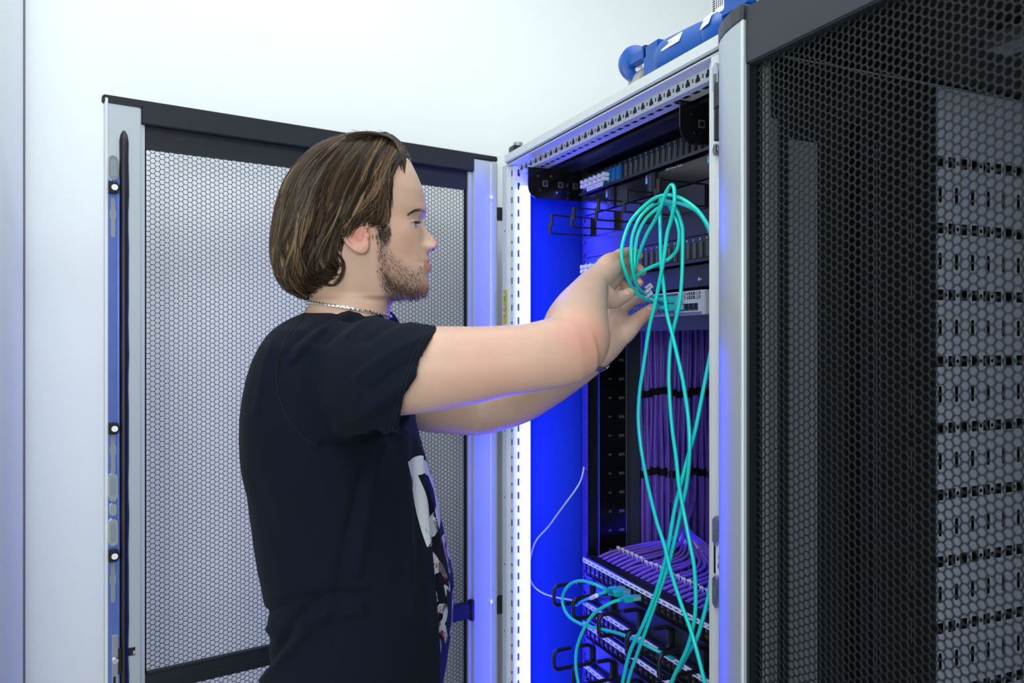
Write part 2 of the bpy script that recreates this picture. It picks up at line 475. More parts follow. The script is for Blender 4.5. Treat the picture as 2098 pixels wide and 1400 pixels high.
# ---- the open door: u runs along the leaf from the hinge, N is its inner face
HX, HY, EX, EY = 0.0, -.020, .147, -.8145
DL = math.hypot(EX - HX, EY - HY)
U = Vector(((EX - HX) / DL, (EY - HY) / DL, 0)); N = Vector((-U.y, U.x, 0)); ZV = Vector((0, 0, 1))
if N.x < 0: N = -N
def dp(u, n, z): return Vector((HX, HY, 0)) + U * u + N * n + ZV * z
def dbox(mb, u0, u1, n0, n1, z0, z1, m, ch=0.0):
    return mb.obox(dp((u0 + u1) / 2, (n0 + n1) / 2, (z0 + z1) / 2), U, N, ZV, abs(u1 - u0) / 2, abs(n1 - n0) / 2, abs(z1 - z0) / 2, m, ch)
Z0, Z1 = .04, 2.0
mb = MB()
dbox(mb, -.012, .812, -.024, -.002, Z1 - .008, Z1 + .004, 'door_dark', .002)
dbox(mb, .0535, .7500, -.022, .0, 1.9605, Z1 - .006, 'door_dark', .002)
dbox(mb, .066, .7435, -.022, -.012, 1.9195, 1.962, 'door_dark')
dbox(mb, .750, .808, -.022, -.0004, 1.990, 1.997, 'door_dark')
door = mb.build('door', rack)
door['label'] = 'open door leaf with black top band and honeycomb mesh'
def stile(u0, u1, free):
    mb = MB()
    dbox(mb, u0, u1, -.024, -.002, Z0, 1.9905, 'aluminium', .002)
    if free:
        dbox(mb, .744, .7515, -.02, -.006, Z0, 1.961, 'aluminium', .001)
        dbox(mb, .804, .8085, -.026, .002, Z0, 1.9975, 'aluminium_bright', .001)
    else:
        dbox(mb, .0545, .066, -.02, -.007, Z0, 1.961, 'aluminium', .001); dbox(mb, -.0065, .006, -.024, .003, Z0, 1.99, 'aluminium', .0015)
        dbox(mb, .006, .0095, -.0022, -.0006, Z0, 1.985, 'aluminium_bright', .0006)
    return mb.build('door_stile', door, smooth=True)
sf = stile(.7505, .806, True); sh = stile(-.012, .0545, False)
for z in (1.906, .965): MB().cyl(dp(.0075, -.002, z), dp(.0075, .0035, z), .0052, 16, 'chrome').build('door_screw', door, smooth=True)
me = hex_sheet(dp(.0665, -.0145, .60), U, ZV, N, .0742 * 9.13, 1.325, .00925, .00098, .0009, 'mesh_black')
tag(link('honeycomb_mesh', me, door), kind='stuff')
mb = MB(); dbox(mb, .066, .7435, -.0155, -.0145, .04, .60, 'mesh_black'); dbox(mb, .066, .0735, -.0155, -.0135, .6, 1.93, 'mesh_black'); dbox(mb, .7405, .744, -.0155, -.0135, .6, 1.93, 'mesh_black'); mb.build('mesh_border', door)
mb = MB(); dbox(mb, .066, .744, -.014, .004, .936, .9735, 'door_dark', .003); dbox(mb, .066, .7435, .0042, .0046, .950, .954, 'black_matt'); dbox(mb, .056, .066, -.014, .006, .93, .978, 'door_dark', .002)
mb.build('cross_bar', door)
MB().tube([dp(.7785, -.002, z) for z in np.linspace(.06, 1.925, 60)] + [dp(.7785, -.002, 1.936), dp(.7785, -.002, 1.944)], [.0078 + .0008 * math.sin(i * 1.7) * math.sin(i * .37) for i in range(60)] + [.006, .002], 10, 'rubber', True, 1.0).build('rubber_seal', door, smooth=True)
# locking rod channel with slots, knobs and formed plates
mb = MB(); dbox(mb, .788, .8035, -.002, .0025, .06, 1.862, 'zinc_led_tint', .0006); dbox(mb, .7865, .788, -.002, .006, .06, 1.862, 'zinc_led_tint'); lb = mb.build('locking_rod', door)
def stad(u, z, L, wd, n=6):
    a = [(wd * math.cos(t), L / 2 - wd + wd * math.sin(t)) for t in np.linspace(0, PI, n)]
    return a + [(-p[0], -p[1]) for p in a]
def plate(name, z, L, wd, m, th, off=.0026, u=.7965, parent=lb):
    q = MB(); q.prism(stad(u, z, L, wd), U, ZV, dp(u, off, z), N * th, m); return q.build(name, parent)
for z, L in ((1.8745, .03), (1.315, .034), (1.235, .034)):
    plate('raised_plate', z, L + .014, .0072, 'chrome', .004); plate('plate_slot', z, L, .0042, 'interior_grey', .0045)
for z in (1.80, 1.385, 1.158):
    plate('rod_slot', z - .012, .07, .0034, 'interior_grey', .0006); plate('slot_waist', z - .006, .02, .0052, 'interior_grey', .0008)
for z in (1.8395, 1.4174, 1.1945):
    q = MB(); q.prism([(-.0085, -.010), (.005, -.010), (.0085, -.003), (.0085, .003), (.005, .010), (-.0085, .010)], U * -1, ZV, dp(.7955, .003, z), N * .010, 'black_matt')
    kb = q.build('rod_guide', door, bevel=.001)
    MB().cyl(dp(.795, .012, z), dp(.795, .0142, z), .0052, 18, 'white_plastic').build('guide_pin', kb, smooth=True)
for z in (1.275, 1.30): plate('formed_tab', z, .022, .0058, 'chrome', .003)
q = MB(); dbox(q, .7605, .7715, -.0022, -.0012, 1.010, 1.024, 'port_dark'); dbox(q, .7605, .764, -.0016, -.0008, 1.012, 1.018, 'aluminium'); q.build('latch_hole', door)
q = MB(); dbox(q, .7875, .7985, .002, .006, .95, 1.055, 'zinc', .001); q.cyl(dp(.793, .004, 1.01), dp(.793, .010, 1.01), .005, 14, 'chrome'); dbox(q, .784, .789, .004, .008, .985, 1.03, 'black_matt'); dbox(q, .7925, .7965, .006, .0066, .93, .982, 'port_dark'); q.build('rod_end', door, bevel=.0004)
# rubber foot on the rack roof at the far left corner and hinge block beside the post
q = MB(); q.box(.030, .060, .004, .034, 2.002, 2.019, 'black_steel', .0015); q.cyl((.047, .020, 2.018), (.047, .020, 2.027), .011, 18, 'zinc'); q.build('roof_bolt', rack, smooth=True)
MB().box(-.014, -.002, -.012, .01, 1.855, 1.885, 'port_dark').build('hinge_block', rack); MB().box(-.014, -.002, -.012, .01, .93, .97, 'port_dark').build('hinge_block', rack)

# ---- blue LED tube standing in the front left corner
led = thing('led_tube', 'glowing blue-white light tube upright inside the left rack post', 'lamp', (.0585, .032, .3))
MB().cyl((.0585, .0325, .34), (.0585, .0325, 1.925), .0125, 24, 'led_blue').build('tube', led, smooth=True)
MB().cyl((.0585, .0325, .315), (.0585, .0325, .34), .0132, 20, 'white_plastic').build('end_cap', led, smooth=True)
MB().cyl((.0585, .0325, .30), (.0585, .0325, .315), .006, 12, 'black_steel').build('lamp_holder', led, smooth=True)
# ------------------------------------------------------------------ the neighbouring closed rack
r2 = thing('server_rack', 'closed dark rack with black honeycomb door and silver door edge, nearest the camera', 'server rack', (1.21, .5, 0))
X0, X1 = .805, 1.61
MB().box(X0, X1, -.002, 1.0, 1.982, 2.002, 'interior_dark', .002).build('roof_panel', r2)
MB().box(X0, X1, 0, 1.0, 0, .02, 'black_steel').build('floor_panel', r2)
MB().box(X0 + .02, X1, .985, .99, .02, 1.98, 'interior_dark').build('rear_panel', r2)
MB().box(X1 - .012, X1 - .008, .05, .95, .02, 1.98, 'interior_dark').build('side_panel', r2)
def dark_post(s0, s1, name='front_post'):
    mb = MB().box(s0, s1, 0, .058, .02, 1.98, 'interior_dark', .002)
    o = mb.build(name, r2, smooth=True)
    h = MB()
    for k in range(58):
        z = .08 + k * .0325
        h.box(s1 - .0003, s1 + .0006, .040, .052, z, z + .016, 'port_dark')
        h.box(s0 + .012, s0 + .022, -.0006, .0004, z, z + .012, 'port_dark')
    tag(h.build('slot_row', o), kind='stuff'); return o
dark_post(X0, X0 + .024); dark_post(X1 - .04, X1)
MB().box(X0 + .0245, X0 + .0275, .056, .066, .03, 1.88, 'interior_grey').build('post_edge', r2)
# perforated partition sheet between the racks
pp = MB().box(.8080, .8125, .05, .41, .02, 1.975, 'interior_dark').build('side_panel', r2)
MB().box(.8126, .8150, .105, .158, .1, 1.86, 'interior_grey', .001).build('cable_strip', r2)
MB().box(.8126, .8140, .215, .245, .05, 1.9, 'port_dark').build('shadow_gap', r2)  # black strip painted in for a shaded gap
mb = MB(); mb.box(.8126, .8250, .262, .2645, .05, 1.89, 'black_steel'); rl = mb.build('mounting_rail', r2)
tk = MB()
for k in range(40): tk.box(.8251, .8262, .2560, .2650, .10 + k * .0445, .1012 + k * .0445, 'zinc')
tk.box(.8251, .8256, .2632, .2645, .1, 1.87, 'zinc')
for k in range(20): tk.box(.8126, .8135, .352, .3535, .12 + k * .089, .16 + k * .089, 'zinc')
tag(tk.build('unit_tick', rl), kind='stuff')
sp = MB().box(.8120, .8150, .409, .985, .02, 1.975, 'perforated_grey')
spo = sp.build('perforated_panel', r2)
sq = MB().box(.8148, .8155, -.0078, .0078, -.0085, .0085, 'port_dark'); sq.build
sq0 = sq.build('square_hole', spo); rd0 = MB().cyl((.8148, 0, 0), (.8155, 0, 0), .0032, 12, 'port_dark').build('round_hole', spo)
sl = MB(); sl.prism(stad(0, 0, .027, .0034), (0, 1, 0), (0, 0, 1), (.8148, 0, 0), (.0007, 0, 0), 'port_dark'); sl0 = sl.build('slot_hole', spo)
first = True
for r in range(11):
    z = 1.857 - r * .1063
    for k in range(9):
        y = .4355 + (k - .8) * .0277
        if first: sq0.location = (0, y, z); first = False; q0 = (y, z)
        else: copy_part(sq0, spo, (0, y - q0[0], z - q0[1]))
        if k == 0 and r == 0: rd0.location = (0, y + .0138, z)
        else: copy_part(rd0, spo, (0, y - q0[0], z - q0[1]))
    for k in range(6):
        y = .4140 + k * .0380; zz = z - .0525
        if r == 0 and k == 0: sl0.location = (0, y, zz); q1 = (y, zz)
        else: copy_part(sl0, spo, (0, y - q1[0], zz - q1[1]))
# bright roof frame inside (top right) and a bolt
MB().box(.98, 1.57, .28, .33, 1.955, 1.975, 'zinc', .002).build('roof_frame', r2)
MB().box(.83, 1.57, .60, .63, 1.945, 1.975, 'interior_dark').build('roof_frame', r2)
# ---- its door
d2 = MB().box(.905, 1.612, -.052, -.030, 1.914, 1.986, 'door_black', .002)
d2.box(.905, 1.612, -.040, -.006, 1.982, 1.990, 'door_black', .001)
dr = d2.build('door', r2); dr['label'] = 'closed honeycomb door with a black top band'
prof = [(.812, -.004), (.8125, -.0145), (.818, -.0225), (.829, -.0315), (.843, -.0395), (.860, -.0465), (.880, -.0520), (.8985, -.0548), (.9035, -.0550), (.9055, -.0535), (.9055, -.018), (.898, -.004)]
st = MB(); st.prism(prof, (1, 0, 0), (0, 1, 0), (0, 0, .04), (0, 0, 1.930), 'aluminium'); s2 = st.build('door_stile', dr, smooth=30)
s2['label'] = 'curved brushed silver door edge'
MB().box(.9015, .9058, -.0562, -.0535, .04, 1.970, 'aluminium_bright', .0008).build('bright_edge', s2)
cp = MB(); cp.prism([(p[0], p[1] * 1.03) for p in prof], (1, 0, 0), (0, 1, 0), (0, 0, 1.970), (0, 0, .020), 'door_black'); cp.build('stile_cap', dr, bevel=.0012)
MB().box(.9058, .9110, -.050, -.030, .04, 1.975, 'rubber').build('edge_gasket', dr)
me = hex_sheet((.9130, -.043, .60), (1, 0, 0), (0, 0, 1), (0, -1, 0), .69, 1.325, .00925, .00135, .0014, 'mesh_steel')
tag(link('honeycomb_mesh', me, dr), kind='stuff')
MB().box(.9110, .9150, -.0440, -.0425, .04, 1.92, 'mesh_steel').build('mesh_border', dr)
MB().box(.9110, 1.612, -.0440, -.0425, .04, .60, 'mesh_steel').build('lower_sheet', dr)
MB().box(1.6, 1.612, -.052, -.03, .04, 1.92, 'aluminium').build('door_stile', dr)
# its black hinge beside the silver edge
hg = MB(); hg.cyl((.808, -.013, 1.848), (.808, -.013, 1.890), .0082, 18, 'black_steel'); hg.cyl((.808, -.013, 1.891), (.808, -.013, 1.926), .0086, 18, 'black_steel')
hg.box(.808, .8222, -.0215, -.010, 1.892, 1.926, 'black_steel', .001); hg.box(.808, .8180, -.0200, -.010, 1.848, 1.8895, 'black_steel', .001)
hg.build('hinge', r2, smooth=True)
# ------------------------------------------------------------------ rack-mounted equipment (front plane at R_D)
PS0, PS1 = .159, .641
def screw(mb, s, z): mb.cyl((s, R_D - .0045, z), (s, R_D - .002, z), .0042, 12, 'chrome', .0034); mb.cyl((s, R_D - .0048, z), (s, R_D - .0044, z), .0018, 6, 'port_dark')
def panel_body(z0, z1, m, depth=.10, lip=True):
    mb = MB(); mb.box(PS0, PS1, R_D - .002, R_D, z0, z1, m, .0006); mb.box(PS0 + .02, PS1 - .02, R_D, R_D + depth, z0 + .003, z1 - .003, m)
    return mb
SCR = {}
def screws(parent, zs):
    for z in zs:
        for s in (PS0 + .0035, PS1 - .004):
            if 'o' not in SCR:
                mb = MB(); screw(mb, 0, 0); SCR['o'] = mb.build('panel_screw', parent, smooth=True); SCR['o'].location = (s, 0, z)
            else:
                c = copy_part(SCR['o'], parent, (0, 0, 0)); c.location = (s, 0, z)
# --- two fibre patch panels with 24 numbered slots
def fibre_panel(z0, z1, label, filled, tagtext):
    t = thing('fibre_patch_panel', label, 'patch panel', (.4, R_D, z0), 'fibre patch panels')
    mb = panel_body(z0, z1, 'panel_black', .2)
    mb.box(PS0 + .008, PS1 - .008, R_D - .016, R_D - .002, z0, z0 + .0025, 'panel_black')
    mb.box(PS0 + .008, PS1 - .008, R_D - .018, R_D - .016, z0 - .003, z0 + .0025, 'panel_black')
    mb.build('panel_front', t)
    screws(t, (z0 + .008, z1 - .008))
    bl = MB().box(-.0055, .0055, R_D - .0035, R_D - .002, z0 + .0065, z0 + .0335, 'panel_black'); bl.box(.0048, .0066, R_D - .0062, R_D - .002, z0 + .0065, z0 + .0335, 'slat_grey')
    ad = MB(); ad.box(-.0062, .0062, R_D - .008, R_D - .002, z0 + .004, z0 + .035, 'adapter_blue', .0006)
    lc = MB()
    for dz in (.015, .0245):
        lc.cyl((-.0008, R_D - .021, z0 + dz), (-.0008, R_D - .008, z0 + dz), .0044, 12, 'lc_white')
    keep = {}
    for k in range(24):
        x = PS0 + .0235 + k * .01875
        if k < filled:
            for key, b, nm in (('a', ad, 'fibre_adapter'), ('l', lc, 'dust_cap')):
                if key == 'l' and k >= filled - 2: continue
                if key not in keep: keep[key] = b.build(nm, t, smooth=(key == 'l')); keep[key].location = (x, 0, 0); keep[key + 'x'] = x
                else: copy_part(keep[key], t, (x - keep[key + 'x'], 0, 0))
        else:
            if 'b' not in keep: keep['b'] = bl.build('slot_cover', t); keep['b'].location = (x, 0, 0); keep['bx'] = x
            else: copy_part(keep['b'], t, (x - keep['bx'], 0, 0))
    nm = MB()
    for k in range(24): add_text(nm, str(k + 1), .0052, (PS0 + .0235 + k * .01875, R_D - .0026, z0 + .0388), (1, 0, 0), (0, 0, 1), 'ink_white')
    nm.build('slot_numbers', t, fix=False)
    if tagtext:
        lb = MB().box(.204, .272, R_D - .0185, R_D - .0180, z0 + .0005, z0 + .0095, 'paper')
        add_text(lb, tagtext, .0066, (.238, R_D - .0188, z0 + .0048), (1, 0, 0), (0, 0, 1), 'ink'); lb.build('label_strip', t, fix=False)
    return t
fibre_panel(1.894, 1.9375, 'fibre panel with white dust caps at its left, topmost in the open rack', 8, 'RACK MOD.1 LW 12')
fibre_panel(1.7085, 1.7530, 'fibre panel with white numbers behind the raised hand, below the cable brackets', 5, None)
# light bar reflected strip above top panel: bare metal shelf lip
MB_ = MB().box(.33, .64, R_D + .03, R_D + .05, 1.944, 1.9455, 'zinc'); tag(MB_.build('metal_bar', None), 'bare metal bar above the topmost fibre panel', 'bar')
# --- control boxes side by side
for i, (a, b, lab) in enumerate(((PS0 + .004, .303, 'leftmost black control box, under the dust caps'), (.305, .452, 'middle black control box, above the hanging cable loop'), (.454, .640, 'glossy black control box with white lettering, rightmost of three'))):
    t = thing('control_unit', lab, 'power unit', ((a + b) / 2, R_D, 1.847), 'black control boxes under the top fibre panel')
    mb = MB().box(a, b, R_D - .006, R_D + .002, 1.8475, 1.8915, 'black_gloss', .0012); mb.box(max(a, .172), min(b, .628), R_D + .002, R_D + .12, 1.8485, 1.8905, 'black_steel')
    mb.build('case', t)
    q = MB(); q.box(b - .030, b - .004, R_D - .0085, R_D - .006, 1.8485, 1.8905, 'panel_black', .0008); q.build('end_bezel', t)
    q = MB(); q.box(b - .018, b - .010, R_D - .0092, R_D - .0084, 1.853, 1.886, 'port_dark'); q.box(b - .0195, b - .018, R_D - .0096, R_D - .0084, 1.853, 1.886, 'slat_grey'); q.build('socket_slot', t)
    q = MB(); q.box(b - .039, b - .0315, R_D - .0066, R_D - .006, 1.8835, 1.8885, 'sticker_magenta'); q.box(b - .039, b - .0315, R_D - .0066, R_D - .006, 1.872, 1.8835, 'sticker_cyan'); q.box(b - .0375, b - .033, R_D - .0069, R_D - .0066, 1.8745, 1.876, 'ink_white'); q.build('colour_sticker', t)
    if i == 2:
        q = MB(); add_text(q, 'CMC III Power Supply', .0058, (.505, R_D - .0065, 1.8855), (1, 0, 0), (0, 0, 1), 'ink_white'); q.build('lettering', t, fix=False)
        q = MB(); q.box(.492, .496, R_D - .0068, R_D - .006, 1.852, 1.857, 'teal_boot'); q.build('indicator', t)
# --- cable management panel with five open metal brackets
cm = thing('cable_manager', 'black panel with thin flat metal cable brackets, below the control boxes', 'cable manager', (.4, R_D, 1.80))
mb = MB(); mb.box(PS0, PS1, R_D - .002, R_D, 1.7985, 1.846, 'panel_black', .0005); mb.build('panel_front', cm); screws(cm, (1.806, 1.838))
br = MB(); y1 = R_D - .106; z0, z1 = 1.800, 1.8375
br.box(-.0015, .0015, R_D - .010, R_D - .002, z0, z1, 'black_steel')
for z, sx in ((z1, 1), (z0, -1)):
    br.tube([(0, R_D - .004, z), (sx * .001, (R_D + y1) / 2, z), (sx * .004, y1 + .008, z)], .0017, 6, 'black_steel')
    br.box(sx * .004 - .0052, sx * .004 + .0052, y1, y1 + .0025, (z - .0235 if sx > 0 else z), (z if sx > 0 else z + .0235), 'black_steel', .0006)
    br.box(sx * .004 - .0052, sx * .004 + .0052, y1, y1 + .012, z - .001, z + .001, 'black_steel')
b0 = br.build('cable_bracket', cm); b0.location = (.203, 0, 0)
for k in range(1, 5): copy_part(b0, cm, (.0985 * k, 0, 0))
# --- smooth blanking panel
t = thing('blanking_panel', 'smooth black filler panel between cable brackets and lower fibre panel', 'blank panel', (.4, R_D, 1.7545))
mb = MB(); mb.box(PS0, PS1, R_D - .002, R_D, 1.7545, 1.7975, 'panel_black', .0005); mb.build('panel_front', t); screws(t, (1.762, 1.79))
# --- black drawer under the lower fibre panel
t = thing('equipment_drawer', 'matt black box under the lower fibre panel, above the white switch', 'drawer', (.4, R_D, 1.664))
mb = MB(); mb.box(.30, PS1, R_D - .002, R_D + .002, 1.6650, 1.7035, 'panel_black', .0008); mb.box(.30, .628, R_D, R_D + .16, 1.6655, 1.703, 'panel_black'); mb.box(PS0, .30, R_D - .002, R_D + .0, 1.6650, 1.7035, 'panel_black'); mb.build('case', t); screws(t, (1.672, 1.697))
q = MB(); q.cyl((.575, R_D - .004, 1.678), (.575, R_D - .002, 1.678), .003, 10, 'chrome'); q.build('lock', t)
# --- shelf and white network switch
t = thing('rack_shelf', 'dark shelf plate carrying the white network switch', 'shelf', (.4, R_D, 1.60))
MB().box(.172, .628, R_D - .004, R_D + .22, 1.612, 1.6155, 'panel_black').build('shelf_plate', t); MB().box(PS0, PS1, R_D - .006, R_D - .003, 1.590, 1.6155, 'panel_black').build('shelf_lip', t); screws(t, (1.602,))
sw = thing('network_switch', 'white network switch with plugged teal cables on the shelf', 'network switch', (.47, R_D, 1.6156))
S0, S1, ZS, ZT = .345, .603, 1.6158, 1.6585
YF = R_D - .012
mb = MB(); mb.box(S0, S1, YF, R_D + .16, ZS, ZT, 'glass_switch', .0012); mb.build('case', sw)
MB().box(S1, S1 + .018, YF + .012, YF + .014, ZS + .002, ZT - .002, 'glass_switch').build('mounting_ear', sw)
MB().box(S0 + .002, S1 - .010, YF - .0006, YF, ZS + .001, ZS + .0055, 'slat_grey').build('legend_strip', sw)
vt = MB()
for r, z in enumerate((1.6535, 1.6465)):
    for a, b in ((.455, .525), (.5375, .5475), (.5525, .574), (.5775, .589)):
        vt.box(a, b, YF - .0007, YF + .0002, z - .0026, z + .0026, 'port_dark')
        if a == .455 and r == 0:
            for q in range(3): vt.box(a + .002, b - .002, YF - .0011, YF - .0006, z - .0018 + q * .0016, z - .0012 + q * .0016, 'slat_grey')
        elif a > .53:
            for q in range(3): vt.obox((a + (b - a) * (q + .7) / 3.4, YF - .0009, z), (1, 0, .5), (0, 1, 0), (-.5, 0, 1), .0007, .0003, .0024, 'glass_switch')
tag(vt.build('vent_slots', sw), kind='stuff')
p0 = MB(); p0.box(-.0056, .0056, YF - .0008, YF + .0002, ZS + .008, ZS + .0205, 'port_dark'); p0.box(-.003, .003, YF - .0012, YF - .0007, ZS + .0085, ZS + .0098, 'gold')
p0o = p0.build('port', sw); p0o.location = (.5385, 0, 0)
for k in range(1, 4): copy_part(p0o, sw, (.0128 * k, 0, 0))
for k in range(12):
    for r in range(2): copy_part(p0o, sw, (.360 + .0135 * k - .5385, 0, .0128 * r - .003))
# --- lower patch panels and ring panels
PP = [(1.0525, 1.0985), (.9600, 1.0045), (.9155, .9590), (.8230, .8680)]
PL = ['topmost copper patch panel with purple cables behind it', 'second copper patch panel from the top of the lower block', 'third copper patch panel from the top of the lower block', 'lowest copper patch panel in view at the frame bottom']
port = None; lab = None
for i, ((z0, z1), L) in enumerate(zip(PP, PL)):
    t = thing('copper_patch_panel', L, 'patch panel', (.4, R_D, z0), 'copper patch panels')
    mb = MB(); mb.box(PS0, PS1, R_D - .002, R_D, z0, z1, 'panel_black', .0006)
    mb.box(PS0 + .018, PS1 - .018, R_D - .012, R_D - .002, z1 - .004, z1, 'panel_black', .0006); mb.box(PS0 + .018, PS1 - .018, R_D - .010, R_D - .002, z0 + .001, z0 + .006, 'panel_black', .0006)
    mb.box(PS0 + .016, PS1 - .016, R_D, R_D + .016, z0 + .004, z1 - .001, 'panel_black')
    mb.build('panel_front', t); screws(t, (z0 + .007, z1 - .007))
    for k in range(24):
        x = PS0 + .0255 + k * .01873
        if port is None:
            q = MB(); q.box(-.0072, .0072, R_D - .0042, R_D - .0018, -.0095, .0095, 'port_dark'); q.box(-.0084, -.0072, R_D - .0066, R_D - .002, -.0105, .0105, 'panel_black'); q.box(.0072, .0084, R_D - .0066, R_D - .002, -.0105, .0105, 'panel_black')
            for g in range(4): q.box(-.0034 + g * .002, -.0026 + g * .002, R_D - .0048, R_D - .0041, -.006, -.001, 'gold')
            q.box(-.0025, .0025, R_D - .0052, R_D - .0041, .0035, .0075, 'slat_grey')
            port = q.build('port', t); port.location = (x, 0, z0 + .0185); pz0 = (x, z0 + .0185)
            q = MB(); q.box(-.0090, .0090, R_D - .0126, R_D - .0119, -.0048, .0048, 'paper')
            for g in range(5): q.box(-.0052 + g * .0022, -.0036 + g * .0022, R_D - .0129, R_D - .0126, -.0014, .0010 if g % 2 else .0004, 'ink')
            lab = q.build('port_label', t); lab.location = (x, 0, z1 - .0085); lz0 = (x, z1 - .0085)
        else:
            copy_part(port, t, (x - pz0[0], 0, z0 + .0185 - pz0[1])); copy_part(lab, t, (x - lz0[0], 0, z1 - .0085 - lz0[1]))
    MB().box(PS0 + .018, PS1 - .018, R_D - .0119, R_D - .002, z1 - .0136, z1 - .0034, 'panel_black').build('label_holder', t)
for (z0, z1), L, cols in (((1.0060, 1.0520), 'upper ring panel with black wire rings, under the topmost copper panel', (.200, .287, .390, .490, .590)), ((.8690, .9145), 'lower ring panel with black wire rings, above the lowest copper panel', (.200, .287, .390, .490, .590))):
    t = thing('ring_panel', L, 'cable manager', (.4, R_D, z0), 'ring panels')
    mb = MB(); mb.box(PS0, PS1, R_D - .002, R_D, z0, z1, 'panel_black', .0006); mb.build('panel_front', t); screws(t, (z0 + .007, z1 - .007))
    yA, yB = R_D - .006, R_D - .096; ZA, ZB = z0 + .002, z1 - .003; r = .010; loop = []
    rg = MB()
    def arc(cy, cz, a0, a1): return [(0, cy + r * math.cos(math.radians(a)), cz + r * math.sin(math.radians(a))) for a in np.linspace(a0, a1, 6)]
    ptsr = [(0, yA - .036, ZB + .0005)] + arc(yA - r, ZB - r, 90, 0) + arc(yA - r, ZA + r, 0, -90) + arc(yB + r, ZA + r, -90, -180) + arc(yB + r, ZB - r, 180, 90) + [(0, yA - .050, ZB + .0005)]
    rg.tube(ptsr, .0040, 10, 'black_steel'); rg.box(-.009, .009, R_D - .006, R_D - .0015, ZA + .004, ZB - .004, 'black_steel', .001); rg.cyl((0, R_D - .008, ZB - .011), (0, R_D - .006, ZB - .011), .003, 10, 'chrome')
    ro = rg.build('wire_ring', t, smooth=True); ro.location = (cols[0], 0, 0)
    for c in cols[1:]: copy_part(ro, t, (c - cols[0], 0, 0))
# ------------------------------------------------------------------ blue industrial connectors on the roof
def lathe(mb, a, b, prof, n, m):
    a, b = Vector(a), Vector(b); return mb.tube([a.lerp(b, p[0]) for p in prof], [p[1] for p in prof], n, m)
ZR = 2.002
k1 = thing('power_connector', 'blue round lidded power connector on the rack roof, farthest from the camera', 'connector', (.47, .08, ZR))
ax1 = Vector((.985, -.17, 0)).normalized(); c1v = Vector((.4585, .075, 2.0800))
mb = MB(); lathe(mb, c1v - ax1 * .008, c1v + ax1 * .008, [(0, .028), (.12, .0325), (.88, .0335), (1, .031)], 32, 'cee_blue'); mb.build('flap_lid', k1, smooth=True)
n1v = ax1; s1v = Vector((.17, .985, 0)).normalized()
mb = MB(); mb.obox(c1v + n1v * .0084 + s1v * .004, s1v, n1v, (0, 0, 1), .0085, .0004, .0155, 'white_plastic')
for q in range(5): mb.obox(c1v + n1v * .0089 + s1v * (.0005 + .0018 * q), s1v, n1v, (0, 0, 1), .0004, .0002, .009, 'slat_grey')
mb.build('lid_sticker', k1)
mb = MB(); lathe(mb, (.440, .100, 2.045), (.500, .088, 2.036), [(0, .020), (.12, .031), (.8, .033), (1, .030)], 28, 'cee_grey'); lathe(mb, (.420, .11, 2.030), (.441, .10, 2.042), [(0, .012), (1, .022)], 20, 'black_matt'); mb.build('grey_socket', k1, smooth=True)
mb = MB(); mb.box(.470, .520, .052, .068, 2.068, 2.0865, 'cee_blue', .002); mb.box(.515, .523, .049, .066, 2.064, 2.090, 'cee_blue', .002); mb.box(.524, .528, .050, .066, 2.066, 2.088, 'port_dark'); mb.build('lid_arm', k1, smooth=True)
k2 = thing('power_connector', 'blue coupler with a white printed label lying on the roof edge, between the other two', 'connector', (.62, .08, ZR))
mb = MB(); mb.box(.520, .566, .050, .112, 2.028, 2.0865, 'cee_blue', .003); mb.build('latch_block', k2, smooth=True)
mb = MB(); lathe(mb, (.556, .075, 2.0445), (.694, .075, 2.042), [(0, .028), (.08, .0365), (.17, .041), (.24, .041), (.8, .0375), (.9, .035), (1, .034)], 36, 'cee_blue'); mb.build('barrel', k2, smooth=True)
mb = MB(); lathe(mb, (.530, .100, 2.030), (.560, .095, 2.030), [(0, .020), (.2, .026), (1, .026)], 24, 'cee_grey'); mb.build('grey_socket', k2, smooth=True)
vt_ = Vector((0, .42, .91)); nt_ = Vector((0, -.91, .42))
mb = MB(); mb.obox(Vector((.622, .075, 2.041)) + nt_ * .0402, (1, 0, 0), nt_ * -1, vt_, .024, .0006, .0088, 'paper'); add_text(mb, 'USV 11', .007, Vector((.622, .075, 2.041)) + nt_ * .0411, (1, 0, 0), vt_, 'ink'); mb.build('printed_label', k2)
k3 = thing('power_connector', 'big upright blue plug housing with a white rating plate, next to the silver door edge', 'connector', (.74, .10, ZR))
mb = MB(); lathe(mb, (.690, .078, 2.041), (.735, .080, 2.050), [(0, .036), (.2, .0385), (.8, .037), (1, .032)], 36, 'cee_blue'); mb.build('barrel', k3, smooth=True)
mb = MB(); mb.obox(Vector((.706, .078, 2.044)) + nt_ * .0388, (1, 0, .15), nt_ * -1, vt_, .010, .0006, .010, 'paper'); add_text(mb, 'USV 1', .0055, Vector((.706, .078, 2.044)) + nt_ * .0397, (1, 0, .15), vt_, 'ink'); mb.build('printed_label', k3)
mb = MB(); mb.box(.703, .800, .050, .130, 2.048, 2.170, 'cee_blue', .010); mb.box(.698, .706, .055, .075, 2.100, 2.110, 'cee_blue', .002); mb.box(.698, .706, .055, .075, 2.058, 2.068, 'cee_blue', .002); lathe(mb, (.752, .09, 2.0025), (.752, .09, 2.052), [(0, .030), (1, .034)], 24, 'cee_blue'); mb.build('housing', k3, smooth=True)
mb = MB(); mb.prism(rounded(.028, .064, .004), (1, 0, 0), (0, 0, 1), (.725, .0492, 2.098), (0, .0008, 0), 'white_plastic')
for q in range(9): mb.box(.7130, .7190, .0485, .0492, 2.072 + q * .0035, 2.0735 + q * .0035, 'ink')
for q in range(4): mb.box(.7215 + q * .0045, .723 + q * .0045, .0485, .0492, 2.074, 2.122 - q * .006, 'slat_grey')
mb.build('rating_plate', k3)
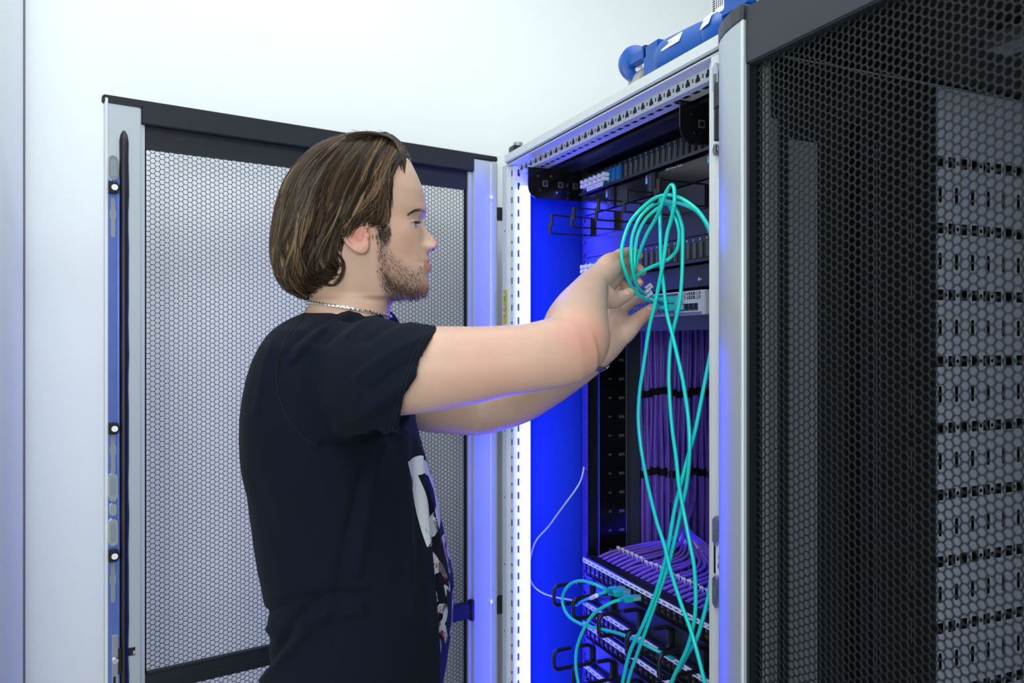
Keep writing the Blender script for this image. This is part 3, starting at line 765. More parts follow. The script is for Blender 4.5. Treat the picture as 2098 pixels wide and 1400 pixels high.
mb = MB(); lathe(mb, (.798, .085, 2.075), (.84, .075, 2.055), [(0, .026), (.3, .028), (1, .022)], 24, 'white_plastic'); mb.build('cable_gland', k3, smooth=True)
mb = MB(); mb.tube(spline([(.425, .108, 2.034), (.39, .16, 2.016), (.34, .30, 2.0125), (.30, .5, 2.0125)], 20), .0085, 10, 'black_matt'); tag(mb.build('power_cable', None, smooth=True), 'thick dark cable running back from the round blue connector', 'cable')
# ------------------------------------------------------------------ purple cable bundle running up the left side
bund = thing('cable_bundle', 'upright purple cable bundle strapped with black wraps, left inside the open rack', 'cable bundle', (.06, .45, .3))
random.seed(11)
PUR = []
def bundle_xy(px, d): return on_d(px, 900, d)
nb = 0
for row, (dd, n, off) in enumerate(((0, 11, 0), (.0135, 13, .5), (.026, 11, .2))):
    for k in range(n):
        px = 1316 + (k + off) * (13.6 if row == 0 else 11.5)
        # the bundle lies on the left side wall, deeper towards the camera's right
        s = .060 - dd
        p = on_s(px, 900, s); ph = random.uniform(0, 6.28)
        zt = 1.70; zb = .30
        pts = []
        for z in np.linspace(zb, zt, 22):
            pts.append((p.x + .0022 * math.sin(z * 5 + ph) + .001 * math.sin(z * 23 + ph), p.y + .003 * math.sin(z * 3.3 + ph * 2) + .0012 * math.sin(z * 19 + ph), z))
        mb = MB().tube(spline(pts, 40), .0041, 9, 'purple_pvc')
        mb.build('purple_cable', bund, smooth=60)
        nb += 1
def wrap(py, name_i, lab):
    mb = MB()
    z = CZ - (py - 700) / F_PX * 1.44
    for k in range(10):
        px = 1316 + k * 16
        p = on_s(px, py, .070)
        zz = on_s(px, py + 4 * math.sin(k * 1.3 + name_i), .070).z
        b = MB(); b.tube([(p.x + .010 * math.cos(a) - .012, p.y + .011 * math.sin(a), zz + .001 * math.sin(3 * a + k)) for a in np.linspace(0, 2 * PI, 15)], .0020, 6, 'velcro', True, 1.0)
        for dz in (-.0065, -.0022, .0022, .0065):
            mb.add([(v[0], v[1], v[2] + dz) for v in b.v], b.f, 'velcro')
    mb.build('cable_wrap', bund, smooth=True)
wrap(805, 1, 'upper black cable wrap across the purple bundle, right of the elbow')
wrap(970, 2, 'middle black cable wrap across the purple bundle')
wrap(1132, 3, 'lowest black cable wrap across the purple bundle, above the fanned purple cables')
# ---- fan of purple cables fixed to the back of the topmost copper panel, with white ties
random.seed(5)
fan = thing('cable_bundle', 'purple cables fanned flat behind the topmost copper panel, with white ties', 'cable bundle', (.4, R_D + .1, 1.10))
for k in range(24):
    x = PS0 + .0255 + k * .01873
    j = random.uniform(-1, 1)
    ex = .145 + .0024 * k + .004 * j; 
    L = .10 + .0012 * k
    P = [(x, R_D + .014, 1.0900), (x - .001, R_D + .040, 1.098), (x - .005, R_D + .072, 1.102 + .002 * j), (x - .02 - .002 * k, R_D + .165 + .002 * (k % 5), 1.104 + .003 * j), (.35 * x + .10, R_D + .235 + .004 * j, 1.106 + .006 * (k % 3)), (.11 + .04 * (k / 24), R_D + .29, 1.122), (.072 + .008 * j, R_D + .31 + .002 * k, 1.150), (.040 + .004 * j, R_D + .30 + .004 * k, 1.185), (.020 + .002 * j, R_D + .295 + .004 * k, 1.225)]
    fc = MB().tube(spline(P, 44), .0036, 8, 'purple_pvc').build('purple_cable', fan, smooth=60)
    q = MB(); c = Vector((x - .0056, R_D + .075, 1.1025 + .002 * j))
    q.tube([c + Vector((.0046 * math.cos(a), 0, .0046 * math.sin(a))) for a in np.linspace(0, 2 * PI, 11)], .0012, 5, 'white_plastic')
    q.box(c.x - .0032, c.x + .0032, c.y - .003, c.y + .003, c.z + .0035, c.z + .0078, 'white_plastic', .0008); q.tube([c + Vector((.002, 0, .006)), c + Vector((.006, .004, .004)), c + Vector((.007, .006, -.004))], .0011, 5, 'white_plastic')
    q.build('cable_tie', fc)
    if k % 3 == 1:
        q = MB(); a, b = Vector(spline(P, 44)[20]), Vector(spline(P, 44)[25]); q.tube([a, a.lerp(b, .5), b], .0041, 8, 'white_plastic')
        q.build('cable_marker', fc, smooth=True)
# ------------------------------------------------------------------ teal patch cables
def pathd(L): return [on_d(px, py, d) for px, py, d in L]
RT = .0031
def teal(name, label, P, n=150, r=RT, parent=None):
    o = MB().tube(spline(P, n), r, 10, 'teal_pvc').build(name, None, smooth=True)
    return tag(o, label, 'cable', None)
YFs = R_D - .012
plugs = []
def rj_plug(tip, back, parent, boot_len=.022):
    """clear plug body entering the port plus ribbed boot, along tip<-back"""
    tip, back = Vector(tip), Vector(back); ax = (tip - back).normalized()
    side = ax.cross(Vector((0, 0, 1))).normalized(); upv = side.cross(ax)
    q = MB(); q.obox(tip - ax * .006, side, ax, upv, .0055, .010, .0042, 'clear_plug', .0006); q.obox(tip - ax * .004 + upv * .0052, side, (ax + upv * -.15).normalized(), upv, .0026, .010, .0007, 'clear_plug')
    a = q.build('plug_body', parent)
    q = MB(); q.obox(tip - ax * .024, side, ax, upv, .0064, .0095, .0056, 'teal_boot', .0012)
    for k in range(4): q.obox(tip - ax * (.018 + k * .0042), side, ax, upv, .0068, .0008, .0060, 'teal_boot')
    q.tube([tip - ax * .032, tip - ax * .044], [.0054, .0036], 10, 'teal_boot')
    q.build('plug_boot', parent, smooth=40)
    return tip - ax * .04
# switch ports: upper and lower plugged cable
def switch_plug(s, z, parent): return rj_plug((s, YFs + .002, z), (s - .018, YFs - .05, z - .001), parent)
c1 = MB(); pb = (.5385, ZS + .0145)
A1 = pathd([(1340, 621, .066), (1318, 611, .030), (1298, 594, .004), (1283, 562, -.022), (1274, 530, -.034), (1275, 503, -.032), (1287, 464, -.014), (1304, 438, .006), (1330, 414, .018), (1352, 402, .022), (1372, 400, .022), (1396, 407, .012), (1425, 427, .014), (1444, 451, .018), (1459, 482, .024), (1474, 545, .04), (1480, 640, .044), (1482, 760, .046), (1478, 900, .045), (1467, 1020, .044), (1458, 1100, .040), (1456, 1190, .034), (1446, 1246, .030), (1428, 1308, .028), (1412, 1336, .040), (1398, 1362, .07), (1384, 1385, .100), (1376, 1400, .118)])
o1 = teal('patch_cable', 'teal patch cable forming the outermost loop, plugged low into the white switch', [(.5385 - .014, YFs - .036, ZS + .0143)] + A1, 190)
switch_plug(.5385, ZS + .0145, o1)
A2 = pathd([(1330, 606, .062), (1315, 598, .034), (1305, 585, .016), (1296, 554, -.002), (1293, 518, -.008), (1296, 482, -.004), (1311, 446, .010), (1332, 424, .026), (1356, 413, .031), (1384, 415, .030), (1408, 422, .026), (1432, 437, .031), (1452, 470, .038), (1470, 530, .048), (1476, 610, .052), (1468, 670, .05), (1458, 714, .046), (1443, 790, .038), (1425, 880, .030), (1411, 931, .026), (1394, 996, .022), (1381, 1050, .020), (1372, 1104, .018), (1361, 1156, .018), (1342, 1220, .018), (1316, 1284, .018), (1291, 1336, .022), (1276, 1397, .028), (1268, 1450, .036), (1266, 1520, .05)])
o2 = teal('patch_cable', 'teal patch cable with paper flag labels, second loop from outside, plugged high into the switch', [(.5385 - .014, YFs - .036, ZS + .029)] + A2, 190)
switch_plug(.5385 - .0005, ZS + .0285, o2)
A3 = pathd([(1299, 562, .020), (1308, 525, .018), (1325, 481, .018), (1340, 455, .018), (1352, 430, .012), (1360, 406, .010), (1367, 390, .010), (1375, 379, .010), (1381, 384, .006), (1382, 405, .003), (1381, 424, .005), (1374, 455, .009), (1367, 480, .009), (1359, 537, .010), (1350, 583, .012), (1341, 628, .012), (1330, 674, .012), (1318, 754, .012), (1311, 800, .012), (1308, 854, .012), (1312, 906, .012), (1320, 957, .012), (1331, 1010, .011), (1346, 1070, .010), (1361, 1117, .008), (1374, 1169, .006), (1394, 1233, .006), (1417, 1297, .006), (1438, 1374, .010), (1447, 1420, .016), (1452, 1500, .03)])
o3 = teal('patch_cable', 'teal patch cable with the small topmost loop, hanging in front of all others', A3, 170)
A4 = pathd([(1291, 576, .010), (1299, 552, .008), (1301, 518, .008), (1307, 481, .014), (1323, 449, .022), (1345, 429, .0305), (1357, 419, .0375), (1372, 418, .0385), (1386, 430, .038), (1396, 457, .036), (1399, 480, .034), (1397, 571, .034), (1391, 628, .033), (1380, 674, .032), (1374, 708, .031), (1371, 754, .030), (1371, 790, .029), (1376, 867, .026), (1386, 944, .020), (1391, 996, .014), (1400, 1045, .011), (1414, 1117, .012), (1423, 1169, .014), (1425, 1246, .016), (1417, 1297, .018), (1405, 1336, .022), (1376, 1397, .03), (1360, 1440, .04)])
o4 = teal('patch_cable', 'teal patch cable whose long right bow hangs nearest the front post', A4, 160)
A5 = pathd([(1298, 570, .018), (1323, 553, .022), (1345, 543, .030), (1364, 535, .036), (1378, 524, .044), (1388, 511, .043), (1392, 482, .042), (1388, 457, .040), (1378, 434, .047), (1368, 416, .048), (1358, 405, .046), (1353, 411, .044), (1352, 425, .039), (1353, 481, .026), (1355, 548, .022), (1359, 578, .022), (1366, 640, .023), (1379, 692, .023), (1391, 743, .022), (1400, 785, .021), (1410, 854, .020), (1413, 920, .018), (1408, 985, .0235), (1397, 1040, .024), (1384, 1100, .024), (1370, 1156, .024), (1347, 1225, .025), (1326, 1284, .026), (1307, 1336, .029), (1287, 1397, .035), (1280, 1450, .043)])
o5 = teal('patch_cable', 'teal patch cable with the inner loop that folds back to the fingertips', A5, 170)
# paper flags on the second loop
def flag(c, du, w, h, lab, lines):
    p = on_d(*c, .052); u = (on_d(c[0] + du[0], c[1] + du[1], .050) - p).normalized(); nrm = ray(*c).normalized() * -1
    v = nrm.cross(u).normalized(); nn = u.cross(v)
    q = MB(); q.obox(p + nn * .0006, u, v, nn, w / 2, h / 2, .0003, 'paper')
    for k in range(lines):
        yy = -h / 2 + h * (k + .7) / (lines + .4)
        q.obox(p + nn * .0011 - u * (w * .05 * (k % 3)), u, v, 0 * u + nn, w * .40 - .0005 * (k % 2), h * .045, .0001, 'ink')
    return tag(q.build('flag_label', o2), None)
flag((1330, 588), (12, -9), .021, .009, '', 5); flag((1327, 601), (12, -9), .027, .0125, '', 6); flag((1297, 604), (10, -7), .016, .009, '', 4)
# --- cables on the upper copper panel, left side
ZP = PP[0][0] + .0185
def pport(k): return Vector((PS0 + .0255 + k * .01873, R_D - .004, ZP))
kA, kB, kC = 9, 8, 11
def copper_cable(k, label, L, n=90):
    tip = pport(k); hold = tag(bpy.data.objects.new('patch_cable', None), label, 'cable'); hold.location = tip; COL.objects.link(hold); hold.empty_display_size = .02
    e = rj_plug(tip, tip + Vector((-.012, -.05, -.002)), hold)
    P = [e + Vector((.001, .004, 0))] + pathd(L)
    MB().tube(spline(P, n), RT, 10, 'teal_pvc').build('cable_jacket', hold, smooth=True)
    return hold
copper_cable(kA, 'teal patch cable looping left through the rings from the topmost copper panel', [(1246, 1210, .050), (1222, 1199, .026), (1195, 1191, .018), (1175, 1194, .016), (1161, 1205, .014), (1153, 1222, .014), (1154, 1241, .016), (1163, 1260, .018), (1180, 1274, .022), (1202, 1283, .030), (1230, 1289, .040), (1252, 1294, .046), (1276, 1301, .05), (1299, 1311, .054), (1318, 1320, .06), (1340, 1331, .07), (1362, 1341, .086), (1380, 1350, .11)])
h = copper_cable(kB, 'short teal patch cable with a white paper wrap, ducking behind the ring', [(1243, 1213, .068), (1232, 1217, .064), (1222, 1221, .058), (1213, 1225, .052), (1200, 1229, .062), (1188, 1236, .085), (1180, 1241, .118)], 50)
p, q_ = on_d(1211, 1226, .0525), on_d(1222, 1220.5, .0505)
MB().tube([p, p.lerp(q_, .5), q_], .0042, 10, 'paper').build('paper_wrap', h, smooth=True)
copper_cable(kC, 'teal patch cable bowing down and left out of the frame from the topmost copper panel', [(1272, 1230, .056), (1258, 1233, .044), (1240, 1242, .032), (1220, 1255, .024), (1205, 1273, .018), (1195, 1292, .014), (1187, 1312, .012), (1181, 1335, .012), (1180, 1366, .014), (1185, 1399, .018), (1194, 1440, .026), (1205, 1490, .04)])
# thin pale cable against the left side sheet
L = [(1201, 925, .150), (1197, 955, .137), (1191, 982, .120), (1181, 1001, .106), (1163, 1026, .092), (1140, 1057, .080), (1124, 1079, .074), (1098, 1109, .068), (1087, 1143, .064), (1083, 1174, .062), (1092, 1199, .066), (1111, 1215, .074), (1137, 1224, .084), (1165, 1229, .100), (1200, 1236, .118)]
tag(MB().tube(spline(pathd(L), 90), .0018, 8, 'grey_pvc').build('thin_cable', None, smooth=True), 'thin pale cable drooping in a bow before the blue-lit side sheet', 'cable')
# ------------------------------------------------------------------ the technician
random.seed(3); rng = np.random.default_rng(3)
HY0 = 1.15                                   # distance of the head's mid plane along the optical axis
Hc = at(720, 440, HY0)
Lx = Vector(ray(720, 700)); Lx.z = 0; Lx.normalize()          # lateral axis of the head, away from the camera
Fx = Vector((-Lx.y, Lx.x, 0))
if Fx.dot(rt) < 0: Fx = -Fx                                    # face direction
K = HY0 / F_PX / abs(Lx.dot(fw))                               # metres per pixel on the mid plane (about)
def HP(px, py, off=0.0):
    r = ray(px, py); k = (Hc - CAMP).dot(Lx) / r.dot(Lx); return CAMP + r * k + Lx * off
def HS(px, py, off=0.0):
    r = ray(px, py); k = ((Hc - CAMP).dot(Lx) + off) / r.dot(Lx); return CAMP + r * k
def proj(p):
    q = Vector(p) - CAMP; Y = q.dot(fw); return CX + F_PX * q.dot(rt) / Y, CY - F_PX * q.z / Y, Y
man = thing('person', 'young man in a black printed T-shirt reaching into the open rack with both hands', 'person', (at(720, 700, 1.17).x, at(720, 700, 1.17).y, 0))

def interp(y, tab):
    t = np.array(tab, float); return np.interp(y, t[:, 0], t[:, 1])
def smooth1(a, n):
    for _ in range(n): a = np.concatenate([[a[0]], (a[:-2] + 2 * a[1:-1] + a[2:]) / 4, [a[-1]]])
    return a
PY = np.concatenate([np.linspace(283, 600, 220), np.linspace(600.8, 618, 40), np.linspace(619, 700, 40)])
prof = [(283, 742), (286, 765), (292, 785), (300, 805), (312, 822), (325, 834), (338, 843), (367, 857), (382, 863), (396, 868), (412, 871.5), (424, 874), (433, 874.5), (440, 872.5), (446, 869.5), (453, 867), (458, 868.3), (463, 871), (474, 878), (486.5, 887.5), (493, 893), (498, 896.6), (502, 897.5), (506, 896.3), (510, 892.5), (514, 886.5), (518, 879.5), (522, 877.2), (526, 878.6), (530, 881), (534, 882), (537, 880.5), (540, 877.8), (543, 881.5), (547, 884.8), (551, 885.7), (555, 883.4), (559, 879.5), (563, 876.6), (568, 875.6), (574, 876.8), (580, 879), (587, 880.6), (594, 880), (600, 877.5), (604, 874), (607, 869), (609.5, 862), (611.5, 850), (613, 836), (614.5, 822), (616.5, 810), (619, 804), (624, 801), (632, 800), (645, 799), (660, 797), (680, 797), (700, 797)]
plane = [(283, 742), (286, 765), (292, 785), (300, 805), (312, 822), (325, 834), (338, 843), (367, 857), (396, 866), (424, 869), (440, 868), (453, 866), (474, 867), (500, 868.5), (520, 871), (545, 872), (563, 872), (580, 873.5), (594, 874), (600, 872), (604, 869), (607, 865), (609.5, 859), (611.5, 848), (613, 835), (614.5, 821), (616.5, 809), (619, 803), (624, 801), (632, 800), (645, 799), (660, 797), (700, 797)]
back = [(283, 738), (286, 712), (292, 690), (302, 662), (320, 632), (345, 609), (375, 592), (410, 582), (450, 578), (490, 581), (530, 596), (560, 616), (590, 630), (615, 634), (632, 630), (650, 618), (670, 604), (700, 590)]
wid = [(283, .004), (286, .020), (292, .034), (302, .047), (320, .060), (345, .069), (380, .0745), (420, .0755), (450, .0745), (480, .0735), (510, .071), (540, .067), (565, .0625), (590, .057), (604, .053), (612, .053), (620, .0555), (640, .0585), (660, .064), (700, .085)]
xf = smooth1(interp(PY, prof), 2); xp = smooth1(interp(PY, plane), 6); xb = smooth1(interp(PY, back), 10); ww = smooth1(interp(PY, wid), 10)
NA = 160
ang = np.linspace(0, 2 * PI, NA, endpoint=False)
vs = []; ca_, sa_ = np.cos(ang), np.sin(ang)
for i, py in enumerate(PY):
    # jaw narrows forward: the widest point sits towards the back
    a = (xp[i] - xb[i]) / 2; c = (xp[i] + xb[i]) / 2
    u = c + a * np.sign(ca_) * np.abs(ca_) ** .86
    off = ww[i] * np.sign(sa_) * np.abs(sa_) ** .92
    # taper of the face towards the front
    tf = np.clip((u - (c - .1 * a)) / (1.1 * a), 0, 1)
    face = np.clip((py - 400) / 60, 0, 1) * np.clip((625 - py) / 12, 0, 1)
    off = off * (1 - face * .20 * tf ** 1.6 - face * np.clip((py - 520) / 80, 0, 1) * .16 * tf ** 1.2)
    # central features: nose, lips, chin added on the mid line
    d = xf[i] - xp[i]
    if 446 < py < 521:
        t = (py - 446) / 75.; sg = .0068 + .0068 * t + .0035 * max(0, 1 - abs(py - 508) / 10)
        pw = 2.4
    elif 521 <= py < 562: sg = .019; pw = 2.2
    elif py >= 562: sg = .022; pw = 2
    else: sg = .026; pw = 2
    front = np.clip(ca_, 0, 1) ** .25
    u = u + d * np.exp(-np.abs(off / sg) ** pw) * (ca_ > 0) * front
    # wings of the nose
    u = u + (ca_ > 0) * 9.5 * np.exp(-((np.abs(off) - .0135) / .0052) ** 2 - ((py - 509) / 7.5) ** 2)
    # eye hollow, brow, cheek bone, mouth corner
    e = np.exp(-((np.abs(off) - .031) / .013) ** 2 - ((py - 455) / 12.) ** 2) * (ca_ > 0)
    u = u - 5.5 * e
    e2 = np.exp(-((np.abs(off) - .013) / .006) ** 2 - ((py - 458) / 13.) ** 2) * (ca_ > 0)
    u = u - 6.5 * e2
    u = u + 3.0 * np.exp(-((np.abs(off) - .030) / .018) ** 2 - ((py - 434) / 7.) ** 2) * (ca_ > 0)
    off = off + np.sign(off) * .0030 * np.exp(-((u - 828) / 22) ** 2 - ((py - 486) / 20.) ** 2)
    off = off - np.sign(off) * .0030 * np.exp(-((u - 838) / 22) ** 2 - ((py - 530) / 22.) ** 2)
    u = u - 2.8 * np.exp(-((np.abs(off) - .024) / .006) ** 2 - ((py - 541) / 5.) ** 2) * (ca_ > 0)
    for k in range(NA):
        vs.append(HP(u[k], py, off[k]))
fs = []
for i in range(len(PY) - 1):
    for k in range(NA):
        a = i * NA + k; b = i * NA + (k + 1) % NA
        fs.append((a, b, b + NA, a + NA))
fs.append(tuple(range(NA))); fs.append(tuple(reversed(range((len(PY) - 1) * NA, len(PY) * NA))))
SK = MB(); SK.add(vs, fs, 'rubber')
# --- ear (both sides): plate, helix rim, antihelix, lobe, tragus
def ear(mir):
    def E(px, py, off):
        p = HS(px, py, off)
        if mir: p = p - Lx * (2 * (p - Hc).dot(Lx))
        return p
    o0 = -.0715
    out = [(752, 468), (748, 452), (738, 441), (724, 438), (711, 446), (703.5, 461), (703, 476), (706.5, 489), (713, 499), (721, 507), (730, 512.5), (739, 515.5), (746, 514), (750, 507), (751, 497)]
    b = MB(); b.tube(spline([E(x, y, o0 - .0075 - .008 * max(0, (745 - x) / 45)) for x, y in out], 46), [.0032 + .0012 * (i > 34) for i in range(46)], 8)
    SK.add(b.v, b.f)
    b = MB(); b.tube(spline([E(x, y, o0 - .008) for x, y in ((735, 452), (724, 458), (718, 470), (718, 482), (724, 493), (734, 499))], 24), .0036, 8); SK.add(b.v, b.f)
    b = MB(); b.sphere((0, 0, 0), 1, None, 14); S = [(E(741, 507, o0 - .006), .0078), (E(733, 504, o0 - .0065), .0075), (E(750, 484, o0 - .006), .0055), (E(747, 496, o0 - .0055), .006)]
    for c, r in S: SK.add([c + Vector(v) * r for v in b.v], b.f)
    # thin back plate
    cpl = E(727, 474, o0 - .0035); q = []
    ring = [E(x, y, o0 - .0055 - .006 * max(0, (745 - x) / 45)) for x, y in out]; ring2 = [p + Lx * (.010 if not mir else -.010) for p in ring]
    n = len(ring); SK.add(ring + ring2, [tuple(range(n)), tuple(reversed(range(n, 2 * n)))] + [(i, i + n, (i + 1) % n + n, (i + 1) % n) for i in range(n)])
ear(False); ear(True)
# --- limbs
def limb(nodes, n=20, seg=40, flat=1.0):
    seg = int(seg * 1.5)
    P = [at(a[0], a[1], a[2]) for a in nodes]
    L = [0]
    for i in range(1, len(P)): L.append(L[-1] + (P[i] - P[i - 1]).length)
    pts = spline(P, seg); D = [0]
    for i in range(1, seg): D.append(D[-1] + (pts[i] - pts[i - 1]).length)
    rr = smooth1(np.interp(np.array(D) / D[-1], np.array(L) / L[-1], [a[3] for a in nodes]), 3)
    e0 = [pts[0] - (pts[1] - pts[0]).normalized() * rr[0] * .75, pts[0] - (pts[1] - pts[0]).normalized() * rr[0] * .4]
    e1 = [pts[-1] + (pts[-1] - pts[-2]).normalized() * rr[-1] * .5, pts[-1] + (pts[-1] - pts[-2]).normalized() * rr[-1] * .85]
    b = MB(); b.tube(e0 + pts + e1, [rr[0] * .5, rr[0] * .88] + list(rr) + [rr[-1] * .84, rr[-1] * .42], max(n, 20) * 2, None, True, flat)
    SK.add(b.v, b.f)
# near (right) arm
limb([(690, 770, 1.04, .050), (780, 766, 1.0, .056), (870, 757, .99, .056), (960, 749, .99, .0505), (1020, 741, .99, .0460), (1080, 734, .992, .0440), (1130, 725, 1.0, .0455), (1168, 716, 1.006, .0450)], 24, 60)
limb([(1160, 718, 1.004, .0440), (1176, 698, 1.025, .0478), (1181, 668, 1.068, .0450), (1189, 640, 1.115, .0395), (1203, 608, 1.175, .0315), (1213, 586, 1.218, .0255)], 24, 50)
# near hand: palm as a flat-sided block, then fingers
limb([(1212, 588, 1.215, .0250), (1226, 573, 1.238, .0235), (1243, 556, 1.262, .0215), (1256, 543, 1.282, .0180)], 20, 24)
limb([(1218, 592, 1.225, .0205), (1234, 584, 1.25, .0205), (1248, 574, 1.275, .0190), (1257, 566, 1.293, .0160)], 20, 24)
limb([(1224, 580, 1.23, .019), (1243, 543, 1.262, .0165), (1258, 530, 1.282, .0120)], 16, 20)
def finger(pts, r0=.0088, r1=.0070): 
    n = len(pts); limb([(p[0], p[1], p[2], r0 + (r1 - r0) * i / (n - 1)) for i, p in enumerate(pts)], 12, 26)
finger([(1246, 547, 1.270), (1266, 523, 1.290), (1284, 517, 1.312), (1299, 517, 1.325), (1310, 524, 1.330)], .0098, .0074)
finger([(1248, 556, 1.278), (1272, 538, 1.306), (1292, 540, 1.330), (1307, 548, 1.334), (1317, 558, 1.330)], .0098, .0076)
finger([(1248, 566, 1.284), (1270, 556, 1.315), (1289, 562, 1.338), (1302, 571, 1.340), (1311, 580, 1.336)], .0094, .0074)
finger([(1244, 576, 1.284), (1262, 574, 1.315), (1277, 583, 1.335), (1289, 592, 1.338), (1296, 600, 1.336)], .0086, .0066)
limb([(1219, 594, 1.215, .0200), (1236, 606, 1.225, .0190), (1256, 614, 1.238, .0148), (1275, 609, 1.252, .0118), (1290, 601, 1.262, .0092)], 16, 30)
# far (left) arm and hand
limb([(740, 788, 1.33, .055), (860, 826, 1.36, .0480), (930, 836, 1.385, .0470), (985, 839, 1.40, .0460), (1060, 820, 1.385, .0435), (1130, 783, 1.345, .0385), (1190, 747, 1.305, .0315), (1228, 721, 1.282, .0258), (1246, 704, 1.282, .0255)], 22, 90)
limb([(1240, 712, 1.282, .0250), (1258, 690, 1.290, .0250), (1268, 668, 1.302, .0235), (1270, 650, 1.318, .0160)], 18, 24)
limb([(1236, 700, 1.285, .0200), (1246, 672, 1.300, .0200), (1252, 650, 1.315, .0150)], 16, 20)
limb([(1262, 692, 1.288, .0215), (1284, 676, 1.290, .0185), (1304, 659, 1.300, .0138), (1322, 645, 1.314, .0122), (1337, 633, 1.330, .0098)], 16, 30)
finger([(1266, 664, 1.312), (1276, 640, 1.345), (1293, 622, 1.368), (1309, 614, 1.376), (1322, 613, 1.378)], .0098, .0076)
finger([(1258, 658, 1.315), (1262, 630, 1.350), (1276, 608, 1.374), (1292, 598, 1.382), (1306, 598, 1.384)], .0098, .0076)
finger([(1250, 656, 1.315), (1248, 628, 1.345), (1256, 604, 1.368), (1268, 592, 1.376), (1280, 590, 1.38)], .0092, .0072)
finger([(1243, 660, 1.312), (1236, 636, 1.338), (1238, 614, 1.356), (1246, 602, 1.364), (1256, 600, 1.368)], .0084, .0066)
# hidden chest and shoulder girdle that join head and arms under the shirt
limb([(690, 772, 1.04, .046), (700, 760, 1.10, .055), (708, 745, 1.17, .060), (722, 755, 1.25, .055), (740, 788, 1.33, .045)], 20, 40)
limb([(715, 660, 1.155, .052), (705, 720, 1.165, .066), (690, 850, 1.17, .085), (700, 1000, 1.17, .085), (720, 1200, 1.17, .09), (725, 1320, 1.17, .09)], 20, 40)

def remesh(mb, vox, smooth_it, fac=.5):
    me = mb.mesh('tmp'); b = bmesh.new(); b.from_mesh(me); bmesh.ops.recalc_face_normals(b, faces=b.faces[:]); b.to_mesh(me); b.free()
    o = bpy.data.objects.new('tmp', me); COL.objects.link(o)
    md = o.modifiers.new('r', 'REMESH'); md.mode = 'VOXEL'; md.voxel_size = vox
    s = o.modifiers.new('s', 'SMOOTH'); s.iterations = smooth_it; s.factor = fac
    dg = bpy.context.evaluated_depsgraph_get()
    out = bpy.data.meshes.new_from_object(o.evaluated_get(dg))
    bpy.data.objects.remove(o); bpy.data.meshes.remove(me)
    return out
def coords(me):
    a = np.empty(len(me.vertices) * 3); me.vertices.foreach_get('co', a); return a.reshape(-1, 3)
def setco(me, a): me.vertices.foreach_set('co', a.ravel()); me.update()
def nprj(P):
    q = P - np.array(CAMP); Y = q @ np.array(fw)
    return CX + F_PX * (q @ np.array(rt)) / Y, CY - F_PX * q[:, 2] / Y, Y
body_me = remesh(SK, .0019, 4)
body_me.materials.clear()
P = coords(body_me)
# hide-proof: body below the shirt neckline is pulled in slightly
# --- skin colour attributes in head coordinates
rel = P - np.array(Hc)
uu = 720 + rel @ np.array(Fx) / K; vv = 440 - rel[:, 2] / K; oo = rel @ np.array(Lx)
is_head = (np.abs(oo) < .12) & (vv < 690) & (uu > 540) & (uu < 905)
def su(px, py, off=-.062): 
    s = 1 + off / ((Hc - CAMP).dot(Lx)); return 720 + (px - 720) * s, 700 + (py - 700) * s
def poly_dist(x, y, poly):
    """signed distance (positive inside) of points to a polygon"""
    poly = np.array(poly, float); n = len(poly); d = np.full(x.shape, 1e9); ins = np.zeros(x.shape, bool)
    for i in range(n):
        a = poly[i]; b = poly[(i + 1) % n]; ab = b - a
        t = np.clip(((x - a[0]) * ab[0] + (y - a[1]) * ab[1]) / (ab @ ab + 1e-9), 0, 1)
        d = np.minimum(d, np.hypot(x - a[0] - t * ab[0], y - a[1] - t * ab[1]))
        c = (a[1] > y) != (b[1] > y)
        with np.errstate(divide='ignore', invalid='ignore'):
            xi = (b[0] - a[0]) * (y - a[1]) / (b[1] - a[1] + 1e-12) + a[0]
        ins ^= c & (x < xi)
    return np.where(ins, d, -d)
beard_poly = [su(768, 448), su(792, 452), su(800, 470), su(797, 492), su(806, 512), su(826, 527), su(846, 536), su(858, 534, -.03), (874, 524), (884, 530), (882, 536), (868, 543), (872, 560), (880, 566), (890, 580), (886, 612), (850, 622), (806, 640), su(800, 634), su(780, 606), su(772, 580), su(766, 545), su(764, 510), su(766, 480)]
bd = poly_dist(uu, vv, beard_poly)
beard = np.clip(bd / 22 + .05, 0, 1) * is_head
core = [su(770, 466), su(797, 466), su(796, 494), su(782, 500), su(782, 540), su(800, 556), su(850, 572), (884, 575), (886, 612), (840, 616), su(796, 608), su(774, 575), su(768, 540), su(768, 500)]
bc = np.clip(poly_dist(uu, vv, core) / 26 + .35, 0, 1)
beard = beard * (.42 + .58 * bc)
lips = np.clip(1 - np.abs(vv - 541.5) / 13.5, 0, 1) ** .5 * (np.abs(oo) < .0235) * (uu > 862) * is_head
lips = lips * np.clip((.0235 - np.abs(oo)) / .004, 0, 1)
flush = np.zeros(len(P))
def blob(c, r, a):
    global flush
    flush = np.maximum(flush, a * np.exp(-np.sum((P - np.array(c)) ** 2, 1) / r ** 2))
blob(HS(735, 480, -.08), .022, .85); blob(HP(893, 502), .012, .5); blob(at(1200, 690, .975), .045, .55); blob(at(1310, 560, 1.33), .02, .6); blob(at(1318, 650, 1.30), .022, .45); blob(at(1265, 520, 1.27), .02, .4); blob(HS(836, 500, -.06), .03, .28); blob(at(1000, 740, .94), .07, .25)
ca = body_me.color_attributes.new('mask', 'FLOAT_COLOR', 'POINT')
arr = np.zeros((len(P), 4), np.float32); arr[:, 0] = beard; arr[:, 1] = lips; arr[:, 2] = flush; arr[:, 3] = 1
ca.data.foreach_set('color', arr.ravel())
m = mat('skin', (226, 186, 160), .46, sss=.12, spec=.4)
nt = m.node_tree; b = nt.nodes['Principled BSDF']
